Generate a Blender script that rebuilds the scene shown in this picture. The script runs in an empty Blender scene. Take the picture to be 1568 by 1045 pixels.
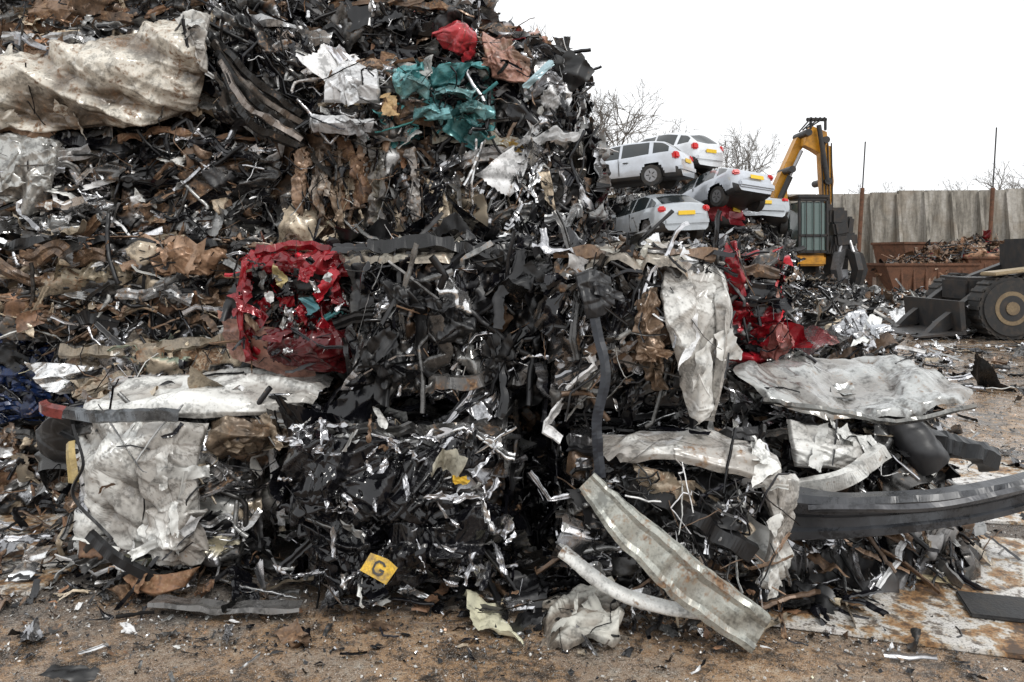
import bpy, bmesh, math, numpy as np
from mathutils import Vector, Matrix, Euler
R = np.random.default_rng(11)
scene = bpy.context.scene
COL = scene.collection

# ---------------------------------------------------------------- materials
def newmat(name):
    m = bpy.data.materials.new(name); m.use_nodes = True
    nt = m.node_tree
    for n in list(nt.nodes): nt.nodes.remove(n)
    out = nt.nodes.new('ShaderNodeOutputMaterial')
    b = nt.nodes.new('ShaderNodeBsdfPrincipled')
    nt.links.new(b.outputs[0], out.inputs[0])
    return m, nt, b
def N(nt, t, **kw):
    n = nt.nodes.new(t)
    for k, v in kw.items(): setattr(n, k, v)
    return n
def noise(nt, vec, scale, detail=3, rough=.6, dist=0):
    n = N(nt, 'ShaderNodeTexNoise'); n.inputs['Scale'].default_value = scale
    n.inputs['Detail'].default_value = detail; n.inputs['Roughness'].default_value = rough
    n.inputs['Distortion'].default_value = dist
    nt.links.new(vec, n.inputs['Vector']); return n.outputs['Fac']
def ramp(nt, fac, stops):
    n = N(nt, 'ShaderNodeValToRGB'); e = n.color_ramp.elements
    while len(e) < len(stops): e.new(.5)
    for i, (p, c) in enumerate(stops):
        e[i].position = p; e[i].color = (c[0], c[1], c[2], 1) if not isinstance(c, (int, float)) else (c, c, c, 1)
    nt.links.new(fac, n.inputs[0]); return n.outputs[0]
def math_(nt, op, a, b=None, clamp=False):
    n = N(nt, 'ShaderNodeMath', operation=op); n.use_clamp = clamp
    for i, x in enumerate((a, b)):
        if x is None: continue
        if isinstance(x, (int, float)): n.inputs[i].default_value = x
        else: nt.links.new(x, n.inputs[i])
    return n.outputs[0]
def mix(nt, f, a, b, bt='MIX'):
    n = N(nt, 'ShaderNodeMix', data_type='RGBA', blend_type=bt)
    for s, x in ((n.inputs[0], f), (n.inputs[6], a), (n.inputs[7], b)):
        if isinstance(x, (int, float)): s.default_value = x
        elif isinstance(x, tuple): s.default_value = (x[0], x[1], x[2], 1)
        else: nt.links.new(x, s)
    return n.outputs[2]
def bump(nt, b, h, strength, dist):
    n = N(nt, 'ShaderNodeBump'); n.inputs['Strength'].default_value = strength
    n.inputs['Distance'].default_value = dist
    nt.links.new(h, n.inputs['Height']); nt.links.new(n.outputs[0], b.inputs['Normal'])

def scrap_material():
    m, nt, b = newmat('scrap_metal')
    tc = N(nt, 'ShaderNodeTexCoord').outputs['Object']
    a = N(nt, 'ShaderNodeAttribute', attribute_name='Col').outputs['Color']
    pr = N(nt, 'ShaderNodeAttribute', attribute_name='prop').outputs['Vector']
    sp = N(nt, 'ShaderNodeSeparateXYZ'); nt.links.new(pr, sp.inputs[0])
    met, rgh, rst = sp.outputs
    n1 = noise(nt, tc, 8, 4, .75); n2 = noise(nt, tc, 60, 1, .6)
    r = math_(nt, 'ADD', math_(nt, 'MULTIPLY', n1, .8), math_(nt, 'MULTIPLY', n2, .2))
    th = math_(nt, 'SUBTRACT', .73, math_(nt, 'MULTIPLY', rst, .33))
    rf = math_(nt, 'MULTIPLY', math_(nt, 'SUBTRACT', r, th), 9, True)
    rustc = ramp(nt, n2, [(.3, (.05, .028, .016)), (.55, (.17, .095, .05)), (.75, (.29, .20, .125))])
    c = mix(nt, .75, a, ramp(nt, r, [(.40, .28), (.47, .8), (.53, 1.0)]), 'MULTIPLY')
    c = mix(nt, rf, c, rustc)
    nt.links.new(c, b.inputs['Base Color'])
    nt.links.new(math_(nt, 'MULTIPLY', met, math_(nt, 'SUBTRACT', 1, rf), True), b.inputs['Metallic'])
    ro = math_(nt, 'ADD', rgh, math_(nt, 'MULTIPLY', math_(nt, 'SUBTRACT', n1, .5), .5))
    ro = math_(nt, 'ADD', ro, math_(nt, 'MULTIPLY', rf, .4), True)
    nt.links.new(math_(nt, 'MAXIMUM', ro, .06), b.inputs['Roughness'])
    b.inputs['Specular IOR Level'].default_value = .5
    return m
SCRAP = scrap_material()

def simple(name, col, rough=.5, metal=0, var=.35, scale=6, dirt=(.09, .06, .04), dirtamt=.4, bmp=.1):
    m, nt, b = newmat(name)
    tc = N(nt, 'ShaderNodeTexCoord').outputs['Object']
    n1 = noise(nt, tc, scale, 4, .65); n2 = noise(nt, tc, scale * 7, 2, .6)
    c = mix(nt, var, col, ramp(nt, n2, [(.3, .3), (.7, 1.0)]), 'MULTIPLY')
    f = ramp(nt, n1, [(.45, 0), (.7, 1)])
    c = mix(nt, math_(nt, 'MULTIPLY', f, dirtamt), c, dirt)
    nt.links.new(c, b.inputs['Base Color'])
    b.inputs['Metallic'].default_value = metal
    nt.links.new(math_(nt, 'ADD', rough, math_(nt, 'MULTIPLY', math_(nt, 'SUBTRACT', n1, .5), .4), True), b.inputs['Roughness'])
    if bmp: bump(nt, b, n2, bmp, .01)
    return m

# ---------------------------------------------------------------- batch mesh builder
class MB:
    def __init__(s): s.V = []; s.F = []; s.C = []; s.P = []; s.S = []; s.n = 0
    def add(s, V, F, C, P, smooth):
        C = np.broadcast_to(C, V.shape).reshape(-1, 3); P = np.broadcast_to(P, V.shape).reshape(-1, 3)
        V = V.reshape(-1, 3); F = F.reshape(-1, 4)
        s.V.append(V); s.F.append(F + s.n); s.n += len(V)
        s.C.append(C); s.P.append(P)
        s.S.append(np.full(len(F), bool(smooth)))
    def build(s, name, mat=SCRAP, parent=None):
        V = np.concatenate(s.V).astype(np.float32); F = np.concatenate(s.F).astype(np.int32)
        C = np.concatenate(s.C); P = np.concatenate(s.P); S = np.concatenate(s.S)
        me = bpy.data.meshes.new(name)
        me.vertices.add(len(V)); me.vertices.foreach_set('co', V.ravel())
        me.loops.add(F.size); me.loops.foreach_set('vertex_index', F.ravel())
        me.polygons.add(len(F)); me.polygons.foreach_set('loop_start', np.arange(len(F), dtype=np.int32) * 4)
        me.polygons.foreach_set('use_smooth', S)
        me.update(calc_edges=True)
        a = me.attributes.new('Col', 'FLOAT_COLOR', 'POINT')
        a.data.foreach_set('color', np.concatenate([C, np.ones((len(C), 1))], 1).astype(np.float32).ravel())
        a = me.attributes.new('prop', 'FLOAT_VECTOR', 'POINT')
        a.data.foreach_set('vector', P.astype(np.float32).ravel())
        me.materials.append(mat)
        o = bpy.data.objects.new(name, me); COL.objects.link(o)
        if parent: o.parent = parent
        return o

def gridfaces(n, m, wrap=False):
    i, j = np.meshgrid(np.arange(n - 1), np.arange(m if wrap else m - 1), indexing='ij')
    j2 = (j + 1) % m
    return np.stack([i * m + j, (i + 1) * m + j, (i + 1) * m + j2, i * m + j2], -1).reshape(-1, 4)
def nrm(a): return a / (np.linalg.norm(a, axis=-1, keepdims=True) + 1e-9)
def tri(t): return np.abs(2 * (t - np.floor(t + .5)))
def ridge(t, w=.45): return np.maximum(0, tri(t) - (1 - w)) / w
def frames(Nn, bias=None, jit=.5):
    B = len(Nn)
    Nn = nrm(Nn + R.normal(0, jit, (B, 3)))
    T = R.normal(0, 1, (B, 3))
    if bias is not None: T = T * .38 + np.asarray(bias) * R.choice([-1, 1], (B, 1)) * 1.2
    T = nrm(T - (T * Nn).sum(1, keepdims=True) * Nn)
    return T, np.cross(Nn, T), Nn

def sheets(mb, P, Nn, w, h, C, Pr, n=6, crump=.3, smooth=False, jit=.5, bias=None, fold=1.0):
    """torn, creased plates"""
    B = len(P)
    if B == 0: return
    g = np.linspace(-.5, .5, n + 1); U, V = np.meshgrid(g, g, indexing='ij'); U = U.ravel()[None]; V = V.ravel()[None]
    eg = (np.maximum(np.abs(U), np.abs(V)) > .49) * 1.0
    X = U * w[:, None] * (1 + R.uniform(-.25, .25, (B, 1)) * V) + V * w[:, None] * R.uniform(-.25, .25, (B, 1))
    Y = V * h[:, None] * (1 + R.uniform(-.35, .35, (B, 1)) * U) * (1 + .12 * tri(U * R.uniform(.6, 2, (B, 1)) + R.random((B, 1))))
    s = np.sqrt(w * h)[:, None]; jg = 1 - eg * R.uniform(0, .05, X.shape); X = X * jg; Y = Y * jg
    Z = np.zeros_like(X); dX = np.zeros_like(X); dY = np.zeros_like(X)
    for k in range(4):
        a = R.uniform(0, np.pi, (B, 1)); f = R.uniform(.5, 1.2, (B, 1)) * (1 + k * .5) / s; ph = R.uniform(0, 1, (B, 1))
        t = ridge((X * np.cos(a) + Y * np.sin(a) + dX * .7) * f + ph, .5) * R.choice([-1, 1], (B, 1))
        Z += crump * s * t * R.uniform(.4, 1, (B, 1)) / (1 + k * .4)
        dX += crump * .4 * s * t * R.normal(0, .5, (B, 1)); dY += crump * .4 * s * t * R.normal(0, .5, (B, 1))
    for k in range(2):
        a = R.uniform(0, np.pi, (B, 1)); Z += fold * R.normal(0, .6, (B, 1)) * np.maximum(0, X * np.cos(a) + Y * np.sin(a) - R.uniform(-.1, .3, (B, 1)) * s)
    X = X + dX; Y = Y + dY; Z = Z - Z.mean(1, keepdims=True)
    T, Bn, Nn = frames(Nn, bias, jit)
    W = P[:, None] + X[..., None] * T[:, None] + Y[..., None] * Bn[:, None] + Z[..., None] * Nn[:, None]
    F = gridfaces(n + 1, n + 1)[None] + (np.arange(B) * (n + 1) ** 2)[:, None, None]
    mb.add(W, F, C[:, None], Pr[:, None], smooth)

def ribbons(mb, P, Nn, L, wd, C, Pr, n=10, m=5, smooth=False, jit=.5, bias=None, bend=1.0, tube=False, kink=.2):
    """folded strips / hoses"""
    B = len(P)
    if B == 0: return
    d = R.normal(0, .05 * bend, (B, n)) + (R.random((B, n)) < kink) * R.normal(0, .8 * bend, (B, n))
    th = np.cumsum(d, 1); th -= th.mean(1, keepdims=True); sl = (L / n)[:, None]
    x = np.cumsum(np.cos(th) * sl, 1); z = np.cumsum(np.sin(th) * sl, 1)
    y = np.cumsum(R.normal(0, .15 * bend, (B, n)) * sl, 1)
    x -= x.mean(1, keepdims=True); z -= z.mean(1, keepdims=True); y -= y.mean(1, keepdims=True)
    if tube:
        ps = np.linspace(0, 2 * np.pi, m, endpoint=False); pa = np.cos(ps)[None] * wd[:, None] / 2; pb = np.sin(ps)[None] * wd[:, None] / 2
    else:
        pd = np.cumsum(R.choice([0, 0, 1.4, -1.4, .7, -.5], (B, m)), 1)
        pa = np.cumsum(np.cos(pd), 1) * wd[:, None] / m; pb = np.cumsum(np.sin(pd), 1) * wd[:, None] / m
        pa -= pa.mean(1, keepdims=True); pb -= pb.mean(1, keepdims=True)
    tw = R.uniform(0, 6.28, (B, 1)) + np.linspace(0, 1, n)[None] * R.normal(0, .5 * bend, (B, 1))
    sc = 1 + (0 if tube else .12) * R.normal(0, 1, (B, n))
    a = (pa[:, None] * np.cos(tw)[..., None] - pb[:, None] * np.sin(tw)[..., None]) * sc[..., None]
    b = (pa[:, None] * np.sin(tw)[..., None] + pb[:, None] * np.cos(tw)[..., None]) * sc[..., None]
    X = x[..., None] - np.sin(th)[..., None] * b; Z = z[..., None] + np.cos(th)[..., None] * b; Y = y[..., None] + a
    T, Bn, Nn = frames(Nn, bias, jit)
    e = lambda q: q[:, None, None]
    W = e(P) + X[..., None] * e(T) + Z[..., None] * e(Bn) + Y[..., None] * e(Nn)
    F = gridfaces(n, m, tube)[None] + (np.arange(B) * n * m)[:, None, None]
    mb.add(W, F, C[:, None, None], Pr[:, None, None], smooth)

# palette entries: colour, (metallic, roughness, rust)
E = dict(K=((.009, .009, .010), (0, .40, .08)), KG=((.006, .006, .008), (0, .09, .04)), DG=((.09, .088, .086), (.75, .28, .45)),
         SL=((.62, .62, .64), (.9, .20, .2)), WH=((.74, .74, .71), (0, .2, .35)), BR=((.16, .105, .07), (.3, .33, .6)),
         RU=((.24, .13, .075), (0, .55, .8)), BE=((.42, .35, .26), (.1, .3, .55)), GR=((.24, .24, .235), (.55, .28, .4)),
         RED=((.27, .010, .017), (.1, .14, .2)), TEAL=((.09, .30, .31), (.2, .2, .3)), BLU=((.012, .028, .09), (.2, .2, .1)),
         YEL=((.6, .34, .02), (0, .4, .3)), PINK=((.40, .21, .16), (0, .35, .6)), GRN=((.15, .18, .14), (0, .35, .5)))
PAL = dict(
    dark=dict(K=22, KG=22, DG=22, SL=15, BR=12, RU=4, BE=4, WH=5, GR=8),
    black=dict(K=34, KG=38, DG=17, SL=8, GR=5, WH=1.5, BR=4),
    glint=dict(K=17, KG=28, DG=20, SL=22, GR=8, WH=5, BR=5),
    brown=dict(K=14, KG=11, DG=17, SL=10, BR=27, RU=10, BE=14, WH=4, GR=6),
    white=dict(K=14, KG=14, DG=15, SL=15, WH=26, BE=10, BR=8, RU=2),
    silver=dict(K=14, KG=13, DG=18, SL=27, WH=12, GR=14, BR=6, BE=7),
    red=dict(K=20, KG=15, DG=10, SL=10, RED=38, PINK=3, BR=4, TEAL=1),
    teal=dict(K=18, KG=12, DG=13, SL=12, TEAL=34, BR=5, GR=6),
    pinkb=dict(K=16, KG=9, DG=12, SL=9, PINK=21, BR=14, RU=8, RED=4, BE=11),
    blue=dict(K=28, KG=26, BLU=36, DG=9, SL=5),
    green=dict(K=14, KG=9, DG=13, GRN=20, BE=18, WH=16, BR=8, SL=11),
    rusty=dict(K=14, DG=14, BR=32, RU=32, BE=4, RED=3),
)
def pick(pal, B, v=.4):
    p = PAL[pal]; ks = list(p); w = np.array([p[k] for k in ks], float); w /= w.sum()
    i = R.choice(len(ks), B, p=w)
    C = np.array([E[k][0] for k in ks])[i] * np.exp(R.normal(0, v, (B, 1))); P = np.array([E[k][1] for k in ks])[i].astype(float)
    P[:, 1] = np.clip(P[:, 1] + R.normal(0, .06, B), .08, .95); P[:, 2] = np.clip(P[:, 2] + R.normal(0, .15, B), 0, 1)
    return np.clip(C, .002, .78), P

def rot(rz, rx=0, ry=0): return np.array(Euler((rx, ry, rz)).to_matrix())
def lown(p, s, seed):
    r = np.random.default_rng(seed); o = np.zeros_like(p)
    for k in range(5):
        d = r.normal(0, 1, 3) * s * (1 + k * .5); o += np.sin(p @ d + r.uniform(0, 6))[:, None] * r.normal(0, 1, 3) / (1 + k * .5)
    return o
def crumple(p, cell, seed, aniso=None, w=.8):
    """piecewise-linear folding: straight sharp creases between flat facets"""
    r = np.random.default_rng(seed); q = p.copy()
    for k in range(3):
        d = nrm(r.normal(0, 1, 3)) / cell * r.uniform(.25, .6); q = q + tri(q @ d + r.uniform())[:, None] * nrm(r.normal(0, 1, 3)) * cell * .6
    h = np.zeros(len(p))
    for k in range(5):
        d = nrm(r.normal(0, 1, 3)) / cell * (.42 + .3 * k); h += (ridge(q @ d + r.uniform(), w) * r.choice([-1, 1, 1]) - .2) / (1 + .45 * k)
    if aniso is not None:
        h = h * .6 + (ridge((q @ np.asarray(aniso)) / cell * 1.1 + r.uniform(), .7) - .4) * 1.0
    return h
def creases(h, nu, nv):
    """1 on fold lines, 0 on flats"""
    H = h.reshape(nu, nv); L = np.zeros_like(H)
    L[1:-1, 1:-1] = np.abs(4 * H[1:-1, 1:-1] - H[2:, 1:-1] - H[:-2, 1:-1] - H[1:-1, 2:] - H[1:-1, :-2])
    t = np.percentile(L, 82) + 1e-6
    return np.clip((L - t) / t, 0, 1).ravel()

def catmull(A, t):
    n = A.shape[0]
    if n == 2: return A[0][None] * (1 - t).reshape((-1,) + (1,) * (A.ndim - 1)) + A[1][None] * t.reshape((-1,) + (1,) * (A.ndim - 1))
    Ap = np.concatenate([2 * A[:1] - A[1:2], A, 2 * A[-1:] - A[-2:-1]]); x = t * (n - 1); i = np.minimum(x.astype(int), n - 2)
    f = (x - i).reshape((-1,) + (1,) * (A.ndim - 1)); a, b, c, d = Ap[i], Ap[i + 1], Ap[i + 2], Ap[i + 3]
    return .5 * (2 * b + (c - a) * f + (2 * a - 5 * b + 4 * c - d) * f ** 2 + (3 * b - a - 3 * c + d) * f ** 3)

DIRT = np.array((.12, .085, .058))
def panel(mb, ctrl, key, nu=70, nv=70, amp=.03, cell=.16, seed=0, rag=.2, dirt=.4, col=None, prop=None, bits=2, aniso=None, bsize=.16, seams=4):
    """dented, creased body panel through a grid of control points (metres)"""
    A = np.array(ctrl, float); G = catmull(A, np.linspace(0, 1, nu)); G = np.swapaxes(catmull(np.swapaxes(G, 0, 1), np.linspace(0, 1, nv)), 0, 1)
    du = np.gradient(G, axis=0); dv = np.gradient(G, axis=1); n = nrm(np.cross(du, dv)).reshape(-1, 3)
    if (n @ np.array((0, -1, .4))).mean() < 0: n = -n
    p = G.reshape(-1, 3); h = crumple(p, cell * 1.9, seed, aniso, .45); h2 = crumple(p, cell * .9, seed + 9, None, .3)
    u, v = np.meshgrid(np.linspace(0, 1, nu), np.linspace(0, 1, nv), indexing='ij'); e = np.minimum(np.minimum(u, 1 - u), np.minimum(v, 1 - v)).ravel()
    cen = p.mean(0); edge = np.clip(1 - e / .045, 0, 1)[:, None]
    side = np.random.default_rng(seed + 77).normal(0, 1, 3); side = nrm(side); rg = rag if rag > .5 else rag * .45
    q = p + n * ((h * amp * 1.9 + h2 * amp * .55)[:, None]) + side * ((h * amp * .5)[:, None]) - n * edge * .03
    q = q + (cen - p) * np.clip(1 - e / .12, 0, 1)[:, None] * rg * .5 * tri(p @ nrm(side[::-1]) / cell * .8)[:, None] * .6
    c = np.array(col if col is not None else E[key][0]); pr = np.array(prop if prop is not None else E[key][1])
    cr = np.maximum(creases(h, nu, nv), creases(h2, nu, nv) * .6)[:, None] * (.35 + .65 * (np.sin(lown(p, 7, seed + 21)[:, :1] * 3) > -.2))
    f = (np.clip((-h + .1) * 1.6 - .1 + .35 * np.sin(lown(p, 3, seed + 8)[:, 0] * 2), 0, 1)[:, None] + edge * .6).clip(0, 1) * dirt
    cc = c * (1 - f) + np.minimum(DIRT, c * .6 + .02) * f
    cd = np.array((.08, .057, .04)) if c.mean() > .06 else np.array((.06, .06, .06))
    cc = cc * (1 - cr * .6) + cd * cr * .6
    mb.add(q, gridfaces(nu, nv), cc, np.broadcast_to(pr, q.shape), True)
    if bits:
        ok = np.where(e > .1)[0]; i = R.choice(ok, bits); B = bits; CC = c[None] * np.exp(R.normal(-.1, .15, (B, 1))); PP = np.tile(pr, (B, 1))
        sheets(mb, q[i] + n[i] * .008, n[i], R.uniform(.6, 1.5, B) * bsize, R.uniform(.2, .6, B) * bsize, np.clip(CC, 0, .8), PP, n=16, crump=.2, smooth=True, jit=.2)
    if seams:
        i = R.choice(np.where(e > .05)[0], seams); B = seams; CC, PP = pick('black', B)
        ribbons(mb, q[i] + n[i] * .004, n[i], R.uniform(.12, .4, B), R.uniform(.010, .03, B), CC, PP, n=16, m=5, smooth=False, jit=.12, bend=.5)

def beam(mb, path, prof, key, seed=0, amp=.006, n=50, col=None, prop=None, smooth=False, taper=None, closed=False, up=(0, -1, 0), dent=.008):
    """bent pressed-metal section swept along a path"""
    C = catmull(np.array(path, float), np.linspace(0, 1, n)); T = nrm(np.gradient(C, axis=0))
    up = np.array(up, float); A = nrm(np.cross(T, up)); Bv = nrm(np.cross(A, T))
    pf = np.array(prof, float); s = np.ones(n) if taper is None else np.interp(np.linspace(0, 1, n), np.linspace(0, 1, len(taper)), taper)
    G = C[:, None] + A[:, None] * pf[None, :, :1] * s[:, None, None] + Bv[:, None] * pf[None, :, 1:] * s[:, None, None]
    p = G.reshape(-1, 3); h = crumple(p, .12, seed + 4); p = p + lown(p, 4, seed) * amp + (up * .8 + np.array((.3, 0, .5))) * (h * dent)[:, None]
    c = np.array(col if col is not None else E[key][0]); pr = np.array(prop if prop is not None else E[key][1])
    f = np.clip(-h * 1.2, 0, 1)[:, None] * .4
    mb.add(p, gridfaces(n, len(pf), closed), c * (1 - f) + np.minimum(DIRT, c) * f, np.broadcast_to(pr, p.shape), smooth)

def scatter(mb, sample, area, pal, sc=1, dens=1, bias=None, v=.4, flat=.3):
    """layered pieces on a crushed mass: torn sheet, folded strips, hoses, splinters"""
    def cnt(k): return max(1, int(k * area * dens / sc ** 2))
    U = R.uniform
    B = cnt(7); P, Nn = sample(B, -.01 * sc); C, Pr = pick(pal, B, v)
    sheets(mb, P, Nn, U(.25, .55, B) * sc, U(.10, .24, B) * sc, C, Pr, n=24, crump=.2, smooth=True, jit=flat * .7, bias=bias)
    B = cnt(17); P, Nn = sample(B, -.01 * sc); C, Pr = pick(pal, B, v)
    sheets(mb, P, Nn, U(.14, .38, B) * sc, U(.03, .09, B) * sc, C, Pr, n=14, crump=.28, smooth=True, jit=flat, bias=bias)
    B = cnt(14); P, Nn = sample(B, 0); C, Pr = pick(pal, B, v)
    sheets(mb, P, Nn, U(.06, .2, B) * sc, U(.02, .06, B) * sc, C, Pr, n=9, crump=.3, smooth=False, jit=flat * 1.4, bias=bias)
    B = cnt(22); P, Nn = sample(B, .0); C, Pr = pick(pal, B, v)
    ribbons(mb, P, Nn, U(.15, .6, B) * sc, U(.025, .08, B) * sc, C, Pr, n=18, m=6, jit=flat * .6, bias=bias, smooth=False, kink=.22)
    B = cnt(20); P, Nn = sample(B, .0); C, Pr = pick(pal, B, v)
    ribbons(mb, P, Nn, U(.2, .7, B) * sc, U(.015, .07, B) * sc, C, Pr, n=30, m=7, jit=flat * .6, bias=bias, smooth=True, bend=.7)
    B = cnt(11); P, Nn = sample(B, .01 * sc); C, Pr = pick('black', B, v)
    ribbons(mb, P, Nn, U(.15, .6, B) * sc, U(.006, .03, B) * sc, C, Pr, n=24, m=8, jit=.2, smooth=True, tube=True, kink=.1, bend=1.1)
    B = cnt(80); P, Nn = sample(B, .012 * sc); C, Pr = pick(pal, B, v * 1.3)
    sheets(mb, P, Nn, U(.02, .08, B) * sc, U(.006, .022, B) * sc, C, Pr, n=4, crump=.4, jit=.7)
    B = cnt(26); P, Nn = sample(B, .02 * sc); C, Pr = pick('dark', B, v)
    ribbons(mb, P, Nn, U(.06, .35, B) * sc, U(.003, .008, B) * sc, C, Pr, n=16, m=4, jit=.5, smooth=True, tube=True, bend=1.3)

def crushed_surface(mb, p, n_, nu, nv, pal, sc, seed, bias, v, amp=1.0):
    """compressed layers of sheet: colour patches that step over each other, creased at three scales"""
    r = np.random.default_rng(seed + 500)
    st = np.ones(3) * 1.25; bb = np.abs(np.asarray(bias, float)); st = st - bb / max(bb.max(), 1e-6) * .75
    q = p.copy()
    for k in range(4):
        d = nrm(r.normal(0, 1, 3)) / (.16 * sc) * r.uniform(.4, 1.1); q = q + tri(q @ d + r.uniform())[:, None] * nrm(r.normal(0, 1, 3)) * .07 * sc
    area = (p.max(0) - p.min(0)); area = np.sort(area)[1:].prod() / sc ** 2
    K = int(np.clip(area * 80, 10, 150)); S = q[r.integers(0, len(q), K)]
    qs, Ss = q * st, S * st
    D = (qs ** 2).sum(1)[:, None] - 2 * qs @ Ss.T + (Ss ** 2).sum(1)[None]; k = D.argmin(1)
    C, Pr = pick(pal, K, v); off = r.normal(0, .026, K) * sc; g = r.normal(0, .32, (K, 3))
    h = off[k] + ((q - S[k]) * g[k]).sum(1).clip(-.05 * sc, .05 * sc)
    c1 = crumple(p, .22 * sc, seed + 1); c2 = crumple(p, .09 * sc, seed + 2, r.normal(0, .6, 3)); c3 = crumple(p, .035 * sc, seed + 3)
    h = (h + (c1 * .042 + c2 * .019 + c3 * .004) * sc) * amp
    side = nrm(r.normal(0, 1, 3))
    P = p + n_ * h[:, None] + side * (c1 * .02 + c2 * .012)[:, None] * sc
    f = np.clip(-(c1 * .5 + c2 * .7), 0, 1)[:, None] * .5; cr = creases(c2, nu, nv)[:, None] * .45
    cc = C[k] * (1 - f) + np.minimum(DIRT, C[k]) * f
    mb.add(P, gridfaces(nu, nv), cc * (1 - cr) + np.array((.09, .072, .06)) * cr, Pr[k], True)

def bale(c, s, rz=0, tilt=(0, 0), pal='dark', faces=(1, .6, .4, .7), dens=1, sc=1, seed=0, bias=(1, 0, 0), v=.4, res=.012, layers=4):
    """c centre, s size; faces = density on front(-y), top, left(-x), right(+x)"""
    mb = MB(); c = np.array(c, float); s = np.array(s, float); M = rot(rz, *tilt)
    def place(q, off=0):
        k = (np.abs(q) ** 12).sum(1, keepdims=True) ** (1 / 12); q = q / k
        p = q * s / 2; p = p + lown(p, 3.0 / sc, seed) * .022 * sc
        return (p * (1 + off / s.min())) @ M.T + c
    nrmls = np.array([(0, -1, 0), (0, 0, 1), (-1, 0, 0), (1, 0, 0)], float)
    ar = np.array([s[0] * s[2], s[0] * s[1], s[1] * s[2], s[1] * s[2]]) * np.array(faces)
    def sample(B, off):
        f = R.choice(4, B, p=ar / ar.sum()); q = R.uniform(-.88, .88, (B, 3)); n = nrmls[f]; ax = np.array([1, 2, 0, 0])[f]; sg = np.array([-1, 1, -1, 1])[f]
        q[np.arange(B), ax] = sg * (1 + R.normal(0, .012, B)); return place(q, off), n @ M.T
    for fi, (ax, ay, fn) in enumerate(((0, 2, lambda a, b: (a, -np.ones_like(a), b)), (0, 1, lambda a, b: (a, b, np.ones_like(a))), (1, 2, lambda a, b: (-np.ones_like(a), a, b)), (1, 2, lambda a, b: (np.ones_like(a), a, b)))):
        rr = res * sc * (1 if faces[fi] > .25 else 3.5)
        nu, nv = int(np.clip(s[ax] / rr, 10, 130)), int(np.clip(s[ay] / rr, 10, 110))
        a, b = np.meshgrid(np.linspace(-1, 1, nu), np.linspace(-1, 1, nv), indexing='ij'); a = a.ravel(); b = b.ravel()
        p = place(np.stack(fn(a, b), 1) * 1.0); p = c + (p - c) * .97
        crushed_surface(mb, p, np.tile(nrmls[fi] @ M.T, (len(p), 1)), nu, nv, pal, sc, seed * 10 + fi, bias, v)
    def member(qs, upl, w):
        Cc, Pp = pick(pal, 1, v); path = place(np.array(qs, float), .01 * sc); Cc = np.minimum(Cc, .42)
        k = R.integers(0, 3); pf = ([(-1, -.5), (-.8, .3), (.8, .35), (1, -.5)], [(-1, 0), (-.5, .5), (0, 0), (.5, .5), (1, 0)], [(-1, -.6), (-.9, .2), (-.2, .4), (.1, .1), (.8, .35), (1, -.4)])[k]
        beam(mb, path, [(a_ * w, b_ * w * .8) for a_, b_ in pf], 'K', seed=int(R.integers(1e6)), n=70, amp=.014 * sc, col=Cc[0], prop=(Pp[0][0] * .7, max(Pp[0][1], .22), Pp[0][2] + .15), up=tuple(upl @ M.T), dent=.028 * sc)
    for k in range(int(layers)):
        z = -.85 + 1.7 * (k + R.uniform(.1, .9)) / layers; x0 = R.uniform(-.97, .1); x1 = x0 + R.uniform(.5, 1.1); sl = R.normal(0, .18)
        xs = np.linspace(x0, min(x1, .96), 6); member([(x, -1, np.clip(z + sl * (x - x0) + R.normal(0, .07), -.95, .95)) for x in xs], np.array((0, -1., .01)), R.uniform(.014, .045) * sc)
    if faces[1] >= .5:
        xs = np.linspace(-.95, .95, 6); member([(x, -.97, .97 + R.normal(0, .04)) for x in xs], np.array((0, -1., .5)), R.uniform(.025, .045) * sc)
    if faces[3] >= .7:
        for k in range(3): member([(1, y, R.uniform(-.2, .2) + (-.6, 0, .7)[k]) for y in np.linspace(-.9, .8, 5)], np.array((1., 0, .01)), R.uniform(.02, .05) * sc)
    scatter(mb, sample, ar.sum(), pal, sc, dens, bias, v)
    return mb
def finish(mb, name='crushed_car_bale'): return mb.build(name)

# ======================= THE STACK (x right, y away, z up; metres) =======================
# ---- bottom course
m = bale((-1.78, 4.75, .43), (1.0, 1.7, .82), rz=.12, pal='white', faces=(1, .7, .6, .5), seed=1)
panel(m, [[(-2.14, 3.86, .86), (-1.95, 3.80, .88), (-1.70, 3.84, .87)], [(-2.10, 3.80, .62), (-1.9, 3.72, .62), (-1.68, 3.76, .62)],
          [(-2.02, 3.80, .38), (-1.84, 3.74, .36), (-1.66, 3.78, .42)], [(-1.88, 3.84, .16), (-1.74, 3.8, .14), (-1.58, 3.82, .2)]], 'WH', amp=.026, cell=.15, seed=21, dirt=.6, nu=90, nv=64, bits=3, seams=4)
panel(m, [[(-1.80, 3.8, .84), (-1.62, 3.70, .86), (-1.44, 3.8, .82)], [(-1.80, 3.70, .62), (-1.6, 3.64, .64), (-1.46, 3.74, .58)], [(-1.76, 3.8, .42), (-1.6, 3.72, .38), (-1.48, 3.8, .36)]], 'WH', amp=.026, cell=.16, seed=121, dirt=.5)
panel(m, [[(-1.74, 3.76, .42), (-1.58, 3.66, .44), (-1.42, 3.78, .4)], [(-1.72, 3.72, .28), (-1.56, 3.62, .3), (-1.40, 3.78, .26)], [(-1.68, 3.78, .12), (-1.54, 3.72, .1), (-1.44, 3.8, .14)]], 'WH', amp=.032, cell=.13, seed=122, dirt=.7, bits=3, seams=4)
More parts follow.
